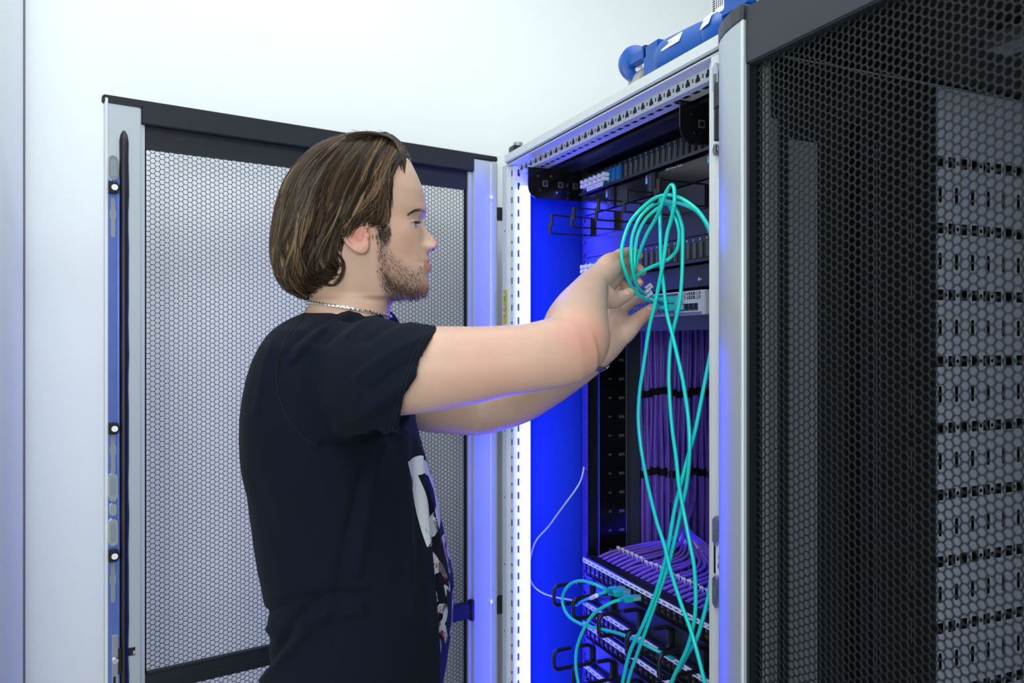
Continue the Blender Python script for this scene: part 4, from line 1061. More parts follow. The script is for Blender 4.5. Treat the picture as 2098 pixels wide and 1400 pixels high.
vc = nt.nodes.new('ShaderNodeVertexColor'); vc.layer_name = 'mask'
sp_ = nt.nodes.new('ShaderNodeSeparateColor'); nt.links.new(vc.outputs['Color'], sp_.inputs[0])
tc = nt.nodes.new('ShaderNodeTexCoord')
def noise(sc, det=5):
    n = nt.nodes.new('ShaderNodeTexNoise'); n.inputs['Scale'].default_value = sc; n.inputs['Detail'].default_value = det
    nt.links.new(tc.outputs['Object'], n.inputs['Vector']); return n
def mixc(fac, a, bcol):
    x = nt.nodes.new('ShaderNodeMix'); x.data_type = 'RGBA'
    nt.links.new(fac, x.inputs[0])
    if isinstance(a, tuple): x.inputs[6].default_value = (*a, 1)
    else: nt.links.new(a, x.inputs[6])
    x.inputs[7].default_value = (*bcol, 1); return x.outputs[2]
def mth(op, a, bb):
    x = nt.nodes.new('ShaderNodeMath'); x.operation = op; x.use_clamp = True
    for i, q in enumerate((a, bb)):
        if isinstance(q, (int, float)): x.inputs[i].default_value = q
        else: nt.links.new(q, x.inputs[i])
    return x.outputs[0]
n1 = noise(38); n2 = noise(420, 3); n3 = noise(900, 2)
c0 = mixc(mth('MULTIPLY', n1.outputs['Fac'], .55), lin((206, 175, 151)), lin((184, 144, 126)))
c1_ = mixc(mth('MULTIPLY', sp_.outputs[2], .8), c0, lin((206, 122, 108)))
c2_ = mixc(mth('MULTIPLY', sp_.outputs[1], .75), c1_, lin((178, 96, 88)))
st_ = nt.nodes.new('ShaderNodeMapRange'); st_.inputs[1].default_value = .38; st_.inputs[2].default_value = .60
nt.links.new(n2.outputs['Fac'], st_.inputs[0])
bf = mth('MULTIPLY', sp_.outputs[0], mth('ADD', mth('MULTIPLY', st_.outputs[0], .55), .38))
c3_ = mixc(bf, c2_, lin((70, 50, 40)))
nt.links.new(c3_, b.inputs['Base Color'])
bp = nt.nodes.new('ShaderNodeBump'); bp.inputs['Strength'].default_value = .14; bp.inputs['Distance'].default_value = .001
nt.links.new(n3.outputs['Fac'], bp.inputs['Height']); nt.links.new(bp.outputs['Normal'], b.inputs['Normal'])
body_me.materials.append(m)
body_me.polygons.foreach_set('use_smooth', [True] * len(body_me.polygons))
body = link('body', body_me, man)
body_bvh = BVHTree.FromPolygons([Vector(p) for p in P], [list(f.vertices) for f in body_me.polygons])
def hit_body(px, py):
    r = ray(px, py).normalized(); h = body_bvh.ray_cast(CAMP, r)
    return h[0], h[1]

mat('nail', (222, 176, 164), .28)
for (px, py, sz) in ((1285, 600, .0052), (1314.5, 556, .0046), (1308.5, 578, .0044), (1333, 632, .0050)):
    h, nn = hit_body(px, py)
    if h is None: continue
    q = MB(); b_ = MB(); b_.sphere((0, 0, 0), 1, None, 14); tx = rt - nn * rt.dot(nn); tx.normalize(); ty = nn.cross(tx)
    q.add([h - nn * .0004 + tx * v[0] * sz * 1.15 + ty * v[1] * sz * .85 + nn * v[2] * .0012 for v in b_.v], b_.f, 'nail'); q.build('fingernail', man, smooth=True)
# --- eyes, lids, brows, nostril
mat('eye_white', (186, 180, 176), .15); mat('iris', (70, 84, 92), .15); mat('pupil', (8, 8, 10), .1)
def mir(p): return p - Lx * (2 * (p - Hc).dot(Lx))
def partial_sphere(mb, c, r, axis, up_, lo, hi, m, fwd, spread=1.25, th=.0007):
    """band of a sphere between two tilt angles, with thickness"""
    c = Vector(c); side = axis; V = []; n1_, n2_ = 18, 8; F = []
    for lay in (0, 1):
        for j in range(n2_ + 1):
            t = lo + (hi - lo) * j / n2_
            for i in range(n1_ + 1):
                a = -spread + 2 * spread * i / n1_
                d = (fwd * math.cos(a) + side * math.sin(a)) * math.cos(t) + up_ * math.sin(t)
                V.append(c + d * (r - lay * th))
    n = n1_ + 1; o = n * (n2_ + 1)
    for j in range(n2_):
        for i in range(n1_):
            k = j * n + i; F.append((k, k + 1, k + n + 1, k + n)); F.append((k + o + n, k + o + n + 1, k + o + 1, k + o))
    for i in range(n1_): F.append((i, i + o, i + 1 + o, i + 1)); k = n2_ * n + i; F.append((k + 1, k + 1 + o, k + o, k))
    mb.add(V, F, m)
eh, en = hit_body(848.5, 457.5)
ec = eh - en * (.0116 - .0017)
for sgn in (0, 1):
    c = mir(ec) if sgn else ec
    e_n = (en - Lx * (2 * en.dot(Lx))) if sgn else en
    fd = (e_n * .55 + Fx * .75 + Vector((0, 0, -.16))).normalized(); sd = e_n.cross(Vector((0, 0, 1))).normalized(); ud = sd.cross(e_n).normalized()
    eb = MB(); eb.sphere(c, .0116, 'eye_white', 28)
    for r_, dd, mm in ((.0056, .0104, 'iris'), (.0027, .0111, 'pupil')): eb.tube([c + fd * (dd - .0006), c + fd * (dd + .0007)], [r_, r_ * .92], 18, mm)
    eb.build('eye', man, smooth=True)
    lid = MB(); partial_sphere(lid, c, .0121, sd, ud, .06, 1.2, m, e_n, 1.2); partial_sphere(lid, c, .0119, sd, ud, -1.1, -.30, m, e_n, 1.1); lid.build('eyelid', man, smooth=True, fix=False)
    la = MB()
    for k in range(30):
        a = -.62 + 1.24 * k / 29; d = ((e_n * math.cos(a) + sd * math.sin(a)) * math.cos(.05) + ud * math.sin(.05)).normalized(); p = c + d * .0120
        la.tube([p, p + d * .0026 + Fx * .0010 + ud * -.0010, p + d * .0044 + Fx * .0030], [.0004, .0003, .00006], 3, 'pupil')
    la.build('eyelash', man)
mat('hair_dark', (44, 31, 24), .5)
for sgn in (0, 1):
    q = MB()
    for k in range(360):
        t = random.random() ** .8; px = 836 + 36 * t; py = 439.5 - 9.5 * math.sin(min(1, t * 1.15) * 2.2) + random.uniform(-3.2, 3.2) * (1 - .45 * abs(t - .6)) + (3 if t > .8 else 0) * (t - .8) * 5
        h, nn = hit_body(px, py)
        if h is None or abs((h - Hc).dot(Lx)) > .08: continue
        dr = (Fx * -.75 + Vector((0, 0, .35 - .9 * (1 - t)))).normalized() * random.uniform(.004, .0075)
        a_, b_, c_ = h, h + dr * .5 + nn * .0014, h + dr + nn * .0012
        if sgn: a_, b_, c_ = mir(a_), mir(b_), mir(c_)
        q.tube([a_, b_, c_], [.00042, .00036, .0001], 3, 'hair_dark')
    if q.v: q.build('eyebrow', man)
q = MB()
for sgn in (0, 1):
    c = HS(885.5, 511.2, -.0072); q2 = mir(c) if sgn else c
    q.sphere(q2 + Vector((0, 0, .0006)), .0034, 'pupil', 12, (1, 1, .62))
q.build('nostril', man, smooth=True)
# ------------------------------------------------------------------ hair
hair_px = [(844, 338), (839, 318), (828, 300), (813, 285), (792, 272), (765, 273), (735, 271), (700, 277), (660, 290), (628, 312), (598, 345), (578, 378), (563, 425), (554, 475), (551, 515), (556, 545), (566, 575), (588, 600), (622, 613), (642, 606), (656, 592), (674, 584), (694, 567), (702, 546), (699, 528), (697, 512), (704, 500), (706, 486), (715, 474), (735, 463), (752, 462), (768, 468), (788, 478), (799, 468), (797, 445), (800, 410), (803, 375), (808, 352), (822, 341)]
face_edge = [(844, 338), (822, 341), (808, 352), (803, 375), (800, 410), (797, 445), (799, 468), (788, 478), (768, 468), (752, 462), (735, 463), (715, 474), (706, 486), (704, 500), (697, 512), (699, 528), (702, 546), (694, 567), (674, 584), (656, 592), (642, 606), (622, 613)]
union_px = [(880, 430), (872, 395), (858, 362), (844, 333), (839, 316), (828, 299), (813, 284), (792, 271), (765, 272), (735, 270), (700, 276), (660, 289), (628, 311), (597, 344), (577, 377), (562, 425), (553, 475), (550, 515), (555, 546), (565, 576), (587, 602), (622, 616), (640, 660), (780, 660), (800, 620), (880, 600)]
def seg_dist(x, y, line):
    d = np.full(np.shape(x), 1e9)
    for a, b in zip(line[:-1], line[1:]):
        a = np.array(a, float); b = np.array(b, float); ab = b - a
        t = np.clip(((x - a[0]) * ab[0] + (y - a[1]) * ab[1]) / (ab @ ab), 0, 1)
        d = np.minimum(d, np.hypot(x - a[0] - t * ab[0], y - a[1] - t * ab[1]))
    return d
GX = np.arange(540, 912, 3.0); GY = np.arange(256, 640, 3.0)
_gx, _gy = np.meshgrid(GX, GY, indexing='ij')
_dU = np.maximum(0, poly_dist(_gx.ravel(), _gy.ravel(), union_px)).reshape(_gx.shape); _dF = seg_dist(_gx, _gy, face_edge)
_q = np.minimum(1, _dU / 105.); GH = .0865 * np.sqrt(np.maximum(0, 1 - (1 - _q) ** 2.3))
for i in range(len(GX)):
    for j in range(len(GY)):
        if _dU[i, j] <= 0: continue
        hp, nn = hit_body(GX[i], GY[j])
        if hp is not None:
            hs = -(hp - Hc).dot(Lx)
            if hs > 0:
                tt_ = min(1, _dF[i, j] / 34.); tt_ = tt_ * tt_ * (3 - 2 * tt_)
                GH[i, j] = hs + .0015 + tt_ * max(.006, GH[i, j] - hs)
# lumpy locks: gentle relief along the flow
GH = GH + np.where(_dU > 14, .0020 * np.sin(_gx * .16 + _gy * .07 + 1.5 * np.sin(_gy * .05)) + .0012 * np.sin(_gx * .37 + _gy * .15), 0) * np.clip(_dF / 30, 0, 1)
def hair_point(px, py, extra=0.0):
    """point of the hair surface on the near side seen in this direction"""
    fx = min(max((px - GX[0]) / 3.0, 0), len(GX) - 1.001); fy = min(max((py - GY[0]) / 3.0, 0), len(GY) - 1.001)
    i, j = int(fx), int(fy); u, v = fx - i, fy - j
    h = GH[i, j] * (1 - u) * (1 - v) + GH[i + 1, j] * u * (1 - v) + GH[i, j + 1] * (1 - u) * v + GH[i + 1, j + 1] * u * v
    return HS(px, py, -(h + extra))
# base volume
xs = np.arange(548, 850, 5.0); ys = np.arange(268, 618, 5.0)
gx, gy = np.meshgrid(xs, ys, indexing='ij'); sd_ = poly_dist(gx.ravel(), gy.ravel(), hair_px).reshape(gx.shape)
idx = {}; V = []; Fh = []
def hv(i, j):
    if (i, j) not in idx:
        px, py = gx[i, j], gy[i, j]
        idx[(i, j)] = len(V); V.append(hair_point(px, py, -.0035))
    return idx[(i, j)]
for i in range(len(xs) - 1):
    for j in range(len(ys) - 1):
        if min(sd_[i, j], sd_[i + 1, j], sd_[i + 1, j + 1], sd_[i, j + 1]) > 1.0:
            Fh.append((hv(i, j), hv(i + 1, j), hv(i + 1, j + 1), hv(i, j + 1)))
n0 = len(V); V2 = V + [mir(v) for v in V]
F2 = Fh + [tuple(reversed([a + n0 for a in f])) for f in Fh]
def hair_material():
    m = bpy.data.materials.new('hair'); m.use_nodes = True; nt = m.node_tree; b = nt.nodes['Principled BSDF']
    vc = nt.nodes.new('ShaderNodeVertexColor'); vc.layer_name = 'strand'
    nt.links.new(vc.outputs['Color'], b.inputs['Base Color']); b.inputs['Roughness'].default_value = .5; b.inputs['Specular IOR Level'].default_value = .28
    MATS['hair'] = m
hair_material()
# close the shell over the crown and the back of the head
from collections import Counter
inv = {k: ij for ij, k in idx.items()}
ec_ = Counter(); 
for f in Fh:
    for a, b_ in zip(f, f[1:] + f[:1]): ec_[(min(a, b_), max(a, b_))] += 1
outl = [p_ for p_ in hair_px[:19]]
dense = spline([(a, b_, 0) for a, b_ in outl], 160); dense = np.array([(p_.x, p_.y) for p_ in dense])
seam_v = {}
def seam_pts(k):
    if k not in seam_v:
        px, py = gx[inv[k]], gy[inv[k]]; d = np.hypot(dense[:, 0] - px, dense[:, 1] - py); j = int(np.argmin(d)); ox, oy = dense[j]
        h = -(V[k] - Hc).dot(Lx); out = []
        for t_, hh in ((.55, .80), (.85, .42), (1.0, 0.0)): out.append(HS(px + (ox - px) * t_, py + (oy - py) * t_, -h * hh))
        base = len(V2); V2.extend(out + [mir(out[1]), mir(out[0])])
        seam_v[k] = ([k, base, base + 1, base + 2, base + 3, base + 4, k + n0], d[j])
    return seam_v[k]
for (a, b_), c in list(ec_.items()):
    if c != 1: continue
    (ra, da), (rb, db) = seam_pts(a), seam_pts(b_)
    if max(da, db) > 14: continue
    for q in range(6): F2.append((ra[q], rb[q], rb[q + 1], ra[q + 1]))
HB = MB(); HB.add(V2, F2, 'hair')
strand_col = [(.014, .0095, .007)] * len(V2)
guides = [
 [(690, 281), (640, 300), (597, 345), (569, 410), (556, 480), (556, 540), (572, 580), (602, 607)],
 [(705, 279), (660, 310), (620, 360), (592, 430), (576, 500), (577, 555), (594, 592), (622, 612)],
 [(725, 276), (685, 315), (648, 370), (620, 440), (603, 505), (600, 555), (612, 592), (636, 608)],
 [(745, 274), (708, 318), (676, 375), (648, 445), (630, 505), (626, 555), (640, 586), (660, 588)],
 [(765, 274), (732, 315), (704, 370), (680, 430), (658, 490), (652, 540), (666, 574), (690, 566)],
 [(782, 274), (756, 310), (732, 360), (706, 415), (686, 465), (676, 510), (682, 540), (699, 548)],
 [(797, 281), (776, 315), (756, 360), (732, 408), (712, 448), (700, 482), (694, 508), (700, 528)],
 [(808, 290), (792, 325), (774, 370), (754, 412), (736, 440), (724, 460), (714, 476), (707, 490)],
 [(820, 302), (806, 330), (795, 368), (783, 405), (770, 434), (758, 450), (746, 460), (736, 464)],
 [(832, 318), (815, 336), (805, 362), (800, 400), (794, 432), (788, 452), (780, 464), (770, 468)]]
GS = []
for g in guides:
    pts = spline([(p[0], p[1], 0) for p in g], 15); GS.append(np.array([(p.x, p.y) for p in pts]))
GS = np.array(GS)
def flow(t):
    t = min(max(t, 0), len(GS) - 1.001); i = int(t); f = t - i
    return GS[i] * (1 - f) + GS[i + 1] * f
IN = poly_dist(_gx.ravel(), _gy.ravel(), hair_px).reshape(_gx.shape)
def in_hair(pts, margin=-2):
    i = np.clip(((pts[:, 0] - GX[0]) / 3).astype(int), 0, len(GX) - 1); j = np.clip(((pts[:, 1] - GY[0]) / 3).astype(int), 0, len(GY) - 1)
    return IN[i, j] > margin
def add_strand(P3, r, col):
    n = len(P3); s = len(HB.v)
    rs = [r * (1 - (i / (n - 1)) ** 3 * .85) for i in range(n)]
    HB.tube(P3, rs, 3, 'hair', False)
    strand_col.extend([col] * (len(HB.v) - s))
def lockcol():
    q = random.random()
    a = np.array((.015, .010, .0065)); b = np.array((.082, .052, .027)); c = np.array((.20, .132, .068))
    return a + (b - a) * min(1, q * 1.4) if q < .74 else b + (c - b) * ((q - .74) / .26)
NL = 340
for L_ in range(NL):
    t0 = random.random() * (len(GS) - 1); start = random.choice((0, 0, 0, 1, 2, 3, 5)); jx, jy = random.uniform(-12, 12), random.uniform(-6, 6)
    drift = random.gauss(0, 1.15); wv = random.uniform(4, 17); ph = random.uniform(0, 6.28); fq = random.uniform(4, 11); lift = random.uniform(0.0, .015); wd = random.uniform(.05, .17); col = lockcol(); end = random.choice((15, 15, 14, 13, 12))
    ns = 13
    for k in range(ns):
        tt = t0 + random.gauss(0, wd)
        pts = np.array([flow(tt + drift * (i / 14.) ** 1.3)[i] for i in range(15)])[start:end]
        ctr = np.array([flow(t0 + drift * (i / 14.) ** 1.3)[i] for i in range(15)])[start:end]
        n = len(pts); e = np.linspace(0, 1, n)[:, None]
        pts = pts * (1 - .6 * e ** 1.5) + ctr * (.6 * e ** 1.5)
        pts[:, 0] += jx * e[:, 0] + wv * np.sin(e[:, 0] * fq + ph) * e[:, 0] ** .7; pts[:, 1] += jy * e[:, 0]
        ok = in_hair(pts)
        pts = pts[:max(4, int(np.argmin(ok)) if not ok.all() else n)]
        if len(pts) < 5: continue
        d0 = random.uniform(0, .0035)
        P3 = [hair_point(p[0], p[1], -.003 + d0 + lift * math.sin(PI * min(1, .15 + i / len(pts)))) for i, p in enumerate(pts)]
        c = col * random.uniform(.45, 1.6); c = (*c,)
        add_strand(P3, random.uniform(.00035, .00075), c)
        if k % 2 == 0: add_strand([mir(p) for p in P3], .0009, c)
# swept-back fringe over the forehead edge and the crown
for k in range(260):
    j = random.uniform(-1, 1); o = random.uniform(-.055, .045)
    P = [(843 - abs(o) * 260, 339 - 3 * j), (837 - abs(o) * 240 + 3 * j, 316), (824 - abs(o) * 200, 296 + 2 * j), (803, 281 + 2 * j), (778 + 6 * j, 273 + 3 * j), (748 + 10 * j, 273 + 4 * j), (716 + 12 * j, 281 + 4 * j)]
    P3 = []
    for i, q in enumerate(spline([(x, y, 0) for x, y in P], 12)): P3.append(HS(q.x, q.y + abs(o) * 250 * math.exp(-i / 4.0), o * (1 + .2 * i / 12)))
    add_strand(P3, random.uniform(.0006, .0010), (*(lockcol() * random.uniform(.4, .9)),))
# strands over the crown and down the back of the head
for k in range(520):
    o = random.uniform(-.062, .062); a0 = random.uniform(0, 60); a1 = a0 + random.uniform(55, 95); ins = (o / .0865) ** 2 * 52 + random.uniform(-1, 4)
    P3 = []
    for q in np.linspace(a0, min(a1, 158), 12):
        p_ = dense[int(q)]; c_ = np.array((690., 440.)); d_ = (c_ - p_) / np.linalg.norm(c_ - p_)
        P3.append(HS(p_[0] + d_[0] * ins, p_[1] + d_[1] * ins, o + .004 * math.sin(q * .12 + k)))
    add_strand(P3, random.uniform(.0005, .0009), (*(lockcol() * random.uniform(.5, 1.2)),))
# loose strands at the temple, over the ear and stray hairs
loose = [[(792, 300), (798, 330), (801, 365), (800, 400), (796, 425)], [(806, 330), (804, 360), (802, 395), (803, 427)], [(788, 300), (793, 340), (797, 380), (793, 420)], [(735, 430), (722, 452), (712, 470), (708, 484)], [(748, 432), (735, 455), (722, 472), (717, 486)], [(742, 428), (730, 450), (720, 464), (716, 478)], [(700, 540), (703, 556), (697, 570), (684, 580)], [(660, 575), (680, 586), (698, 572), (704, 552), (698, 535)], [(690, 520), (701, 534), (703, 552), (694, 568)]]
for g in loose:
    for k in range(9):
        jx, jy = random.gauss(0, 1.8), random.gauss(0, 1.8)
        pts = [(p.x + jx, p.y + jy) for p in spline([(a, b_, 0) for a, b_ in g], 10)]
        add_strand([hair_point(a, b_, .002) for a, b_ in pts], .0006, (*(np.array((.05, .033, .022)) * random.uniform(.6, 1.4)),))
for k in range(40):
    a = random.uniform(680, 840); y0 = float(np.interp(a, [680, 735, 792, 813, 840], [284, 273, 273, 287, 322]))
    d = random.uniform(-.05, .04); P3 = [HS(a, y0 + 2, d), HS(a + random.uniform(-8, 6), y0 - random.uniform(2, 6), d), HS(a + random.uniform(-22, 8), y0 - random.uniform(0, 9), d)]
    add_strand(spline(P3, 6), .00028, (.06, .04, .025))
# short side-burn hair
for k in range(330):
    if k < 190: px, py = random.gauss(785, 7.5), random.gauss(479, 9)
    else: px, py = random.uniform(774, 800), random.uniform(430, 474)
    h, nn = hit_body(px, py)
    if h is None: continue
    e = h + Vector((0, 0, -random.uniform(.004, .0085))) + Fx * random.uniform(-.002, .003) + nn * .0012
    add_strand([h, h.lerp(e, .5) + nn * .0012, e], .00032, (.045, .032, .023))
hair = HB.build('hair', man, smooth=True, fix=False)
at_ = hair.data.color_attributes.new('strand', 'FLOAT_COLOR', 'POINT')
at_.data.foreach_set('color', np.concatenate([np.array(strand_col, np.float32), np.ones((len(strand_col), 1), np.float32)], 1).ravel())
# beard stubble: short separate hairs
mat('beard_hair', (74, 52, 40), .5); mat('beard_light', (128, 88, 58), .5)
SB = MB(); cnt = 0
px0 = np.random.default_rng(5)
while cnt < 3600:
    px, py = px0.uniform(762, 886), px0.uniform(470, 634)
    h, nn = hit_body(px, py)
    if h is None: cnt += 1; continue
    r_ = h - Hc; u_ = 720 + r_.dot(Fx) / K; v_ = 440 - r_.z / K
    dB = poly_dist(np.array([u_]), np.array([v_]), beard_poly)[0]; dC = poly_dist(np.array([u_]), np.array([v_]), core)[0]
    pr = 0 if dB < 2 else min(1, dB / 14) * (.30 if dC < 0 else .35 + .6 * min(1, dC / 16))
    cnt += 1
    if px0.random() > pr: continue
    ln = px0.uniform(.0025, .0045) + (.0030 if dC > 4 else 0)
    d = Vector((0, 0, -1)) + Fx * px0.uniform(-.1, .7) + nn * px0.uniform(.35, .8) + Lx * px0.uniform(-.25, .25); d.normalize()
    SB.tube([h, h + d * ln * .6, h + d * ln + Vector((0, 0, -.0004))], [.00030, .00024, .00006], 3, 'beard_light' if (u_ > 852 and px0.random() < .6) else 'beard_hair', False)
    if v_ > 560 or u_ > 840: q = [mir(h), mir(h + d * ln * .6), mir(h + d * ln)]; SB.tube(q, [.00030, .00024, .00006], 3, 'beard_hair', False)
SB.build('beard', man, fix=False)
# ------------------------------------------------------------------ T-shirt
TS = MB(); TY = 1.17
rows = np.array([632, 636, 641, 647, 655, 665, 678, 692, 710, 735, 765, 800, 840, 880, 915, 950, 985, 1020, 1055, 1090, 1125, 1160, 1200, 1230, 1260, 1300, 1350, 1400, 1450, 1500, 1530.])
bk = interp(rows, [(632, 634), (641, 622), (655, 594), (665, 576), (678, 557), (692, 542), (710, 527), (735, 512), (765, 500), (800, 492), (840, 487), (900, 487), (950, 495), (983, 506), (1055, 518), (1114, 527), (1163, 538), (1203, 545), (1230, 556), (1245, 559), (1285, 549), (1318, 542), (1350, 535), (1400, 516), (1450, 506), (1530, 500)])
fr = interp(rows, [(632, 786), (641, 804), (655, 815), (678, 825), (710, 833), (765, 838), (830, 845), (860, 848), (900, 858), (940, 868), (985, 880), (1040, 893), (1100, 905), (1140, 914), (1185, 925), (1230, 930), (1270, 930), (1310, 927), (1350, 922), (1400, 915), (1450, 905), (1530, 895)])
hw = interp(rows, [(632, .062), (641, .075), (655, .12), (678, .175), (710, .198), (765, .205), (840, .2), (900, .192), (1000, .182), (1100, .178), (1200, .18), (1300, .186), (1400, .192), (1530, .198)])
NT = 96; yaw = math.radians(-9); an = np.linspace(0, 2 * PI, NT, endpoint=False); ring_pts = []
for py, b_, f_, B in zip(rows, bk, fr, hw):
    A = .13; cxm = at((b_ + f_) / 2, py, TY)
    ex = .75 if py > 700 else .85
    ctr = np.array([(b_ + f_) / 2, 0.0]); sc = (f_ - b_) / 2 * TY / F_PX
    lo_t, hi_t = b_, f_; cx_ = (b_ + f_) / 2; A = sc
    for it in range(8):
        a_ = A * np.sign(np.cos(an)) * np.abs(np.cos(an)) ** ex; l_ = B * np.sign(np.sin(an)) * np.abs(np.sin(an)) ** .9
        X = a_ * math.cos(yaw) - l_ * math.sin(yaw); Yd = a_ * math.sin(yaw) + l_ * math.cos(yaw)
        Yd = Yd; Xw = (cx_ - CX) / F_PX * TY + X
        pxx = CX + F_PX * Xw / (TY + Yd)
        mn, mx = pxx.min(), pxx.max()
        A = max(.03, A * (1 + .8 * ((hi_t - lo_t) / (mx - mn) - 1))); cx_ += ((hi_t + lo_t) - (mx + mn)) / 2
    zz = CZ + (CY - py) / F_PX * TY
    ring = [Vector((CS, CD, 0)) + rt * x_ + fw * (TY + y_) + Vector((0, 0, zz)) for x_, y_ in zip(Xw, Yd)]
    ring_pts.append(ring)
V = [p for r in ring_pts for p in r]; Fq = []
for i in range(len(rows) - 1):
    for k in range(NT):
        a = i * NT + k; b_ = i * NT + (k + 1) % NT; Fq.append((a, b_, b_ + NT, a + NT))
Fq.append(tuple(range(NT))); Fq.append(tuple(reversed(range((len(rows) - 1) * NT, len(rows) * NT))))
TS.add(V, Fq)
def sleeve(rings, n=56):
    V = []; Fq = []
    for (cx_, cy_, Y, ux, uy, dr) in rings:
        c = at(cx_, cy_, Y); upv = at(cx_ + ux, cy_ + uy, Y) - c
        for k in range(n):
            a = 2 * PI * k / n; V.append(c + upv * math.cos(a) + fw * dr * math.sin(a))
    m_ = len(rings)
    for i in range(m_ - 1):
        for k in range(n):
            a = i * n + k; b_ = i * n + (k + 1) % n; Fq.append((a, b_, b_ + n, a + n))
    Fq.append(tuple(range(n))); Fq.append(tuple(reversed(range((m_ - 1) * n, m_ * n))))
    TS.add(V, Fq)
sleeve([(640, 778, 1.08, 5, -95, .060), (672, 776, 1.05, 8, -112, .070), (720, 773, 1.02, 15, -119, .076), (760, 773, 1.0, 20, -118, .077), (800, 775, .992, 27, -116, .076), (840, 777, .99, 36, -112, .074), (864, 777, .99, 41, -109, .072), (861, 777, .99, 38, -101, .0655), (846, 776, .99, 34, -98, .064)])
sleeve([(690, 800, 1.26, 5, -70, .050), (740, 800, 1.32, 8, -85, .066), (800, 815, 1.35, 12, -84, .066), (842, 826, 1.36, 18, -78, .064)])
shirt_me = remesh(TS, .0030, 9, .5)
P = coords(shirt_me)
# folds: ridges and furrows along polylines seen on the near side
X, Yp, D = nprj(P)
Nn = np.empty(len(P) * 3); shirt_me.vertices.foreach_get('normal', Nn); Nn = Nn.reshape(-1, 3)
near = (D < 1.19)
def fold(line, amp, wdt, both=False):
    global P
    pl_ = [tuple(p[:2]) for p in spline([(a, b_, 0) for a, b_ in line], 24)]
    d = seg_dist(X, Yp, pl_)
    w_ = 1.5 * amp * np.exp(-(d / wdt) ** 2)
    # fade towards the line ends
    P = P + Nn * (w_ * (near if not both else 1))[:, None]
fold([(852, 862), (862, 950), (871, 1050), (882, 1180), (888, 1290), (890, 1400)], .0060, 9)
fold([(872, 950), (884, 1060), (898, 1180), (905, 1300)], -.0050, 9)
fold([(828, 890), (830, 960), (836, 1060), (842, 1160), (846, 1260)], .0045, 12)
fold([(770, 895), (745, 960), (722, 1060), (700, 1160), (680, 1280)], -.0040, 11); fold([(790, 892), (768, 960), (748, 1060), (730, 1170)], .0045, 13)
fold([(660, 915), (700, 908), (750, 900), (800, 892)], -.0050, 9)
fold([(545, 1255), (600, 1232), (670, 1220), (760, 1216)], -.0035, 10); fold([(540, 1290), (590, 1285), (660, 1262), (740, 1250)], .0045, 12)
fold([(530, 1380), (570, 1330), (610, 1270), (650, 1225)], -.0045, 9); fold([(545, 1395), (590, 1340), (630, 1290)], .0045, 10)
fold([(690, 645), (650, 665), (610, 695), (580, 730), (572, 770)], -.0030, 7); fold([(715, 645), (672, 668), (628, 702), (600, 740)], .0032, 7)
fold([(760, 640), (725, 655), (690, 680), (665, 705)], -.0026, 7); fold([(790, 646), (750, 662), (715, 688)], .0026, 7)
fold([(830, 655), (790, 672), (750, 700)], -.0022, 8); fold([(870, 690), (820, 712), (770, 745), (730, 775)], .0020, 10); fold([(860, 730), (810, 762), (760, 800)], -.0022, 10)
fold([(850, 770), (800, 812), (745, 850), (700, 872)], .0024, 12); fold([(835, 815), (790, 850), (740, 876)], -.0024, 10)
fold([(560, 700), (540, 760), (525, 840)], .0020, 10); fold([(520, 980), (560, 1080), (600, 1160)], -.0018, 16)
# armhole seam furrow
seam = [(622, 648), (588, 690), (570, 735), (566, 780), (574, 820), (590, 858), (615, 890), (640, 908), (662, 916)]
fold(seam, -.0014, 3.2)
rngw = np.random.default_rng(9)
for k in range(7):
    kx = rngw.normal(size=3) * 14; P = P + Nn * (.0009 * np.sin(P @ kx + k))[:, None]
setco(shirt_me, P)
shirt_me.materials.clear()
mt = mat('shirt_black', (17, 23, 35), .9, noise=.18, nscale=900, bump=.35, spec=.08)
MATS['shirt_black'].node_tree.nodes['Principled BSDF'].inputs['Sheen Weight'].default_value = .02
shirt_me.materials.append(mt); shirt_me.polygons.foreach_set('use_smooth', [True] * len(shirt_me.polygons))
shirt = link('t_shirt', shirt_me, man)
sb = BVHTree.FromPolygons([Vector(p) for p in P], [list(f.vertices) for f in shirt_me.polygons])
def hit_shirt(px, py):
    h = sb.ray_cast(CAMP, ray(px, py).normalized()); return h[0], h[1]
def on_shirt(line, n, r, name, m, lift=.0006):
    pts = []
    for p in spline([(a, b_, 0) for a, b_ in line], n):
        h, nn = hit_shirt(p.x, p.y)
        if h is not None and (not pts or (h - pts[-1]).length < .03): pts.append(h + nn * lift)
    if len(pts) > 4: MB().tube(pts, r, 6, m).build(name, shirt, smooth=True)
mat('thread_dark', (5, 6, 9), .9)
on_shirt(seam, 60, .0008, 'armhole_seam', 'thread_dark', .0001)
on_shirt([(893, 674), (860, 715), (838, 768), (822, 818), (808, 866), (803, 884)], 50, .0007, 'hem_stitch', 'thread_dark')
on_shirt([(886, 674), (853, 715), (831, 768), (815, 818), (801, 866), (796, 884)], 50, .0006, 'hem_stitch', 'thread_dark')
# ribbed collar lying around the neck
cr = []
for k in range(72):
    a = 2 * PI * k / 72; r_ = ring_pts[0]
    p = r_[int(k / 72 * NT) % NT]; c = sum(r_, Vector()) / NT; cr.append(c + (p - c) * 1.0 + Vector((0, 0, -.003)))
cr.append(cr[0]); MB().tube(cr, .0055, 8, 'shirt_black').build('collar', shirt, smooth=True)
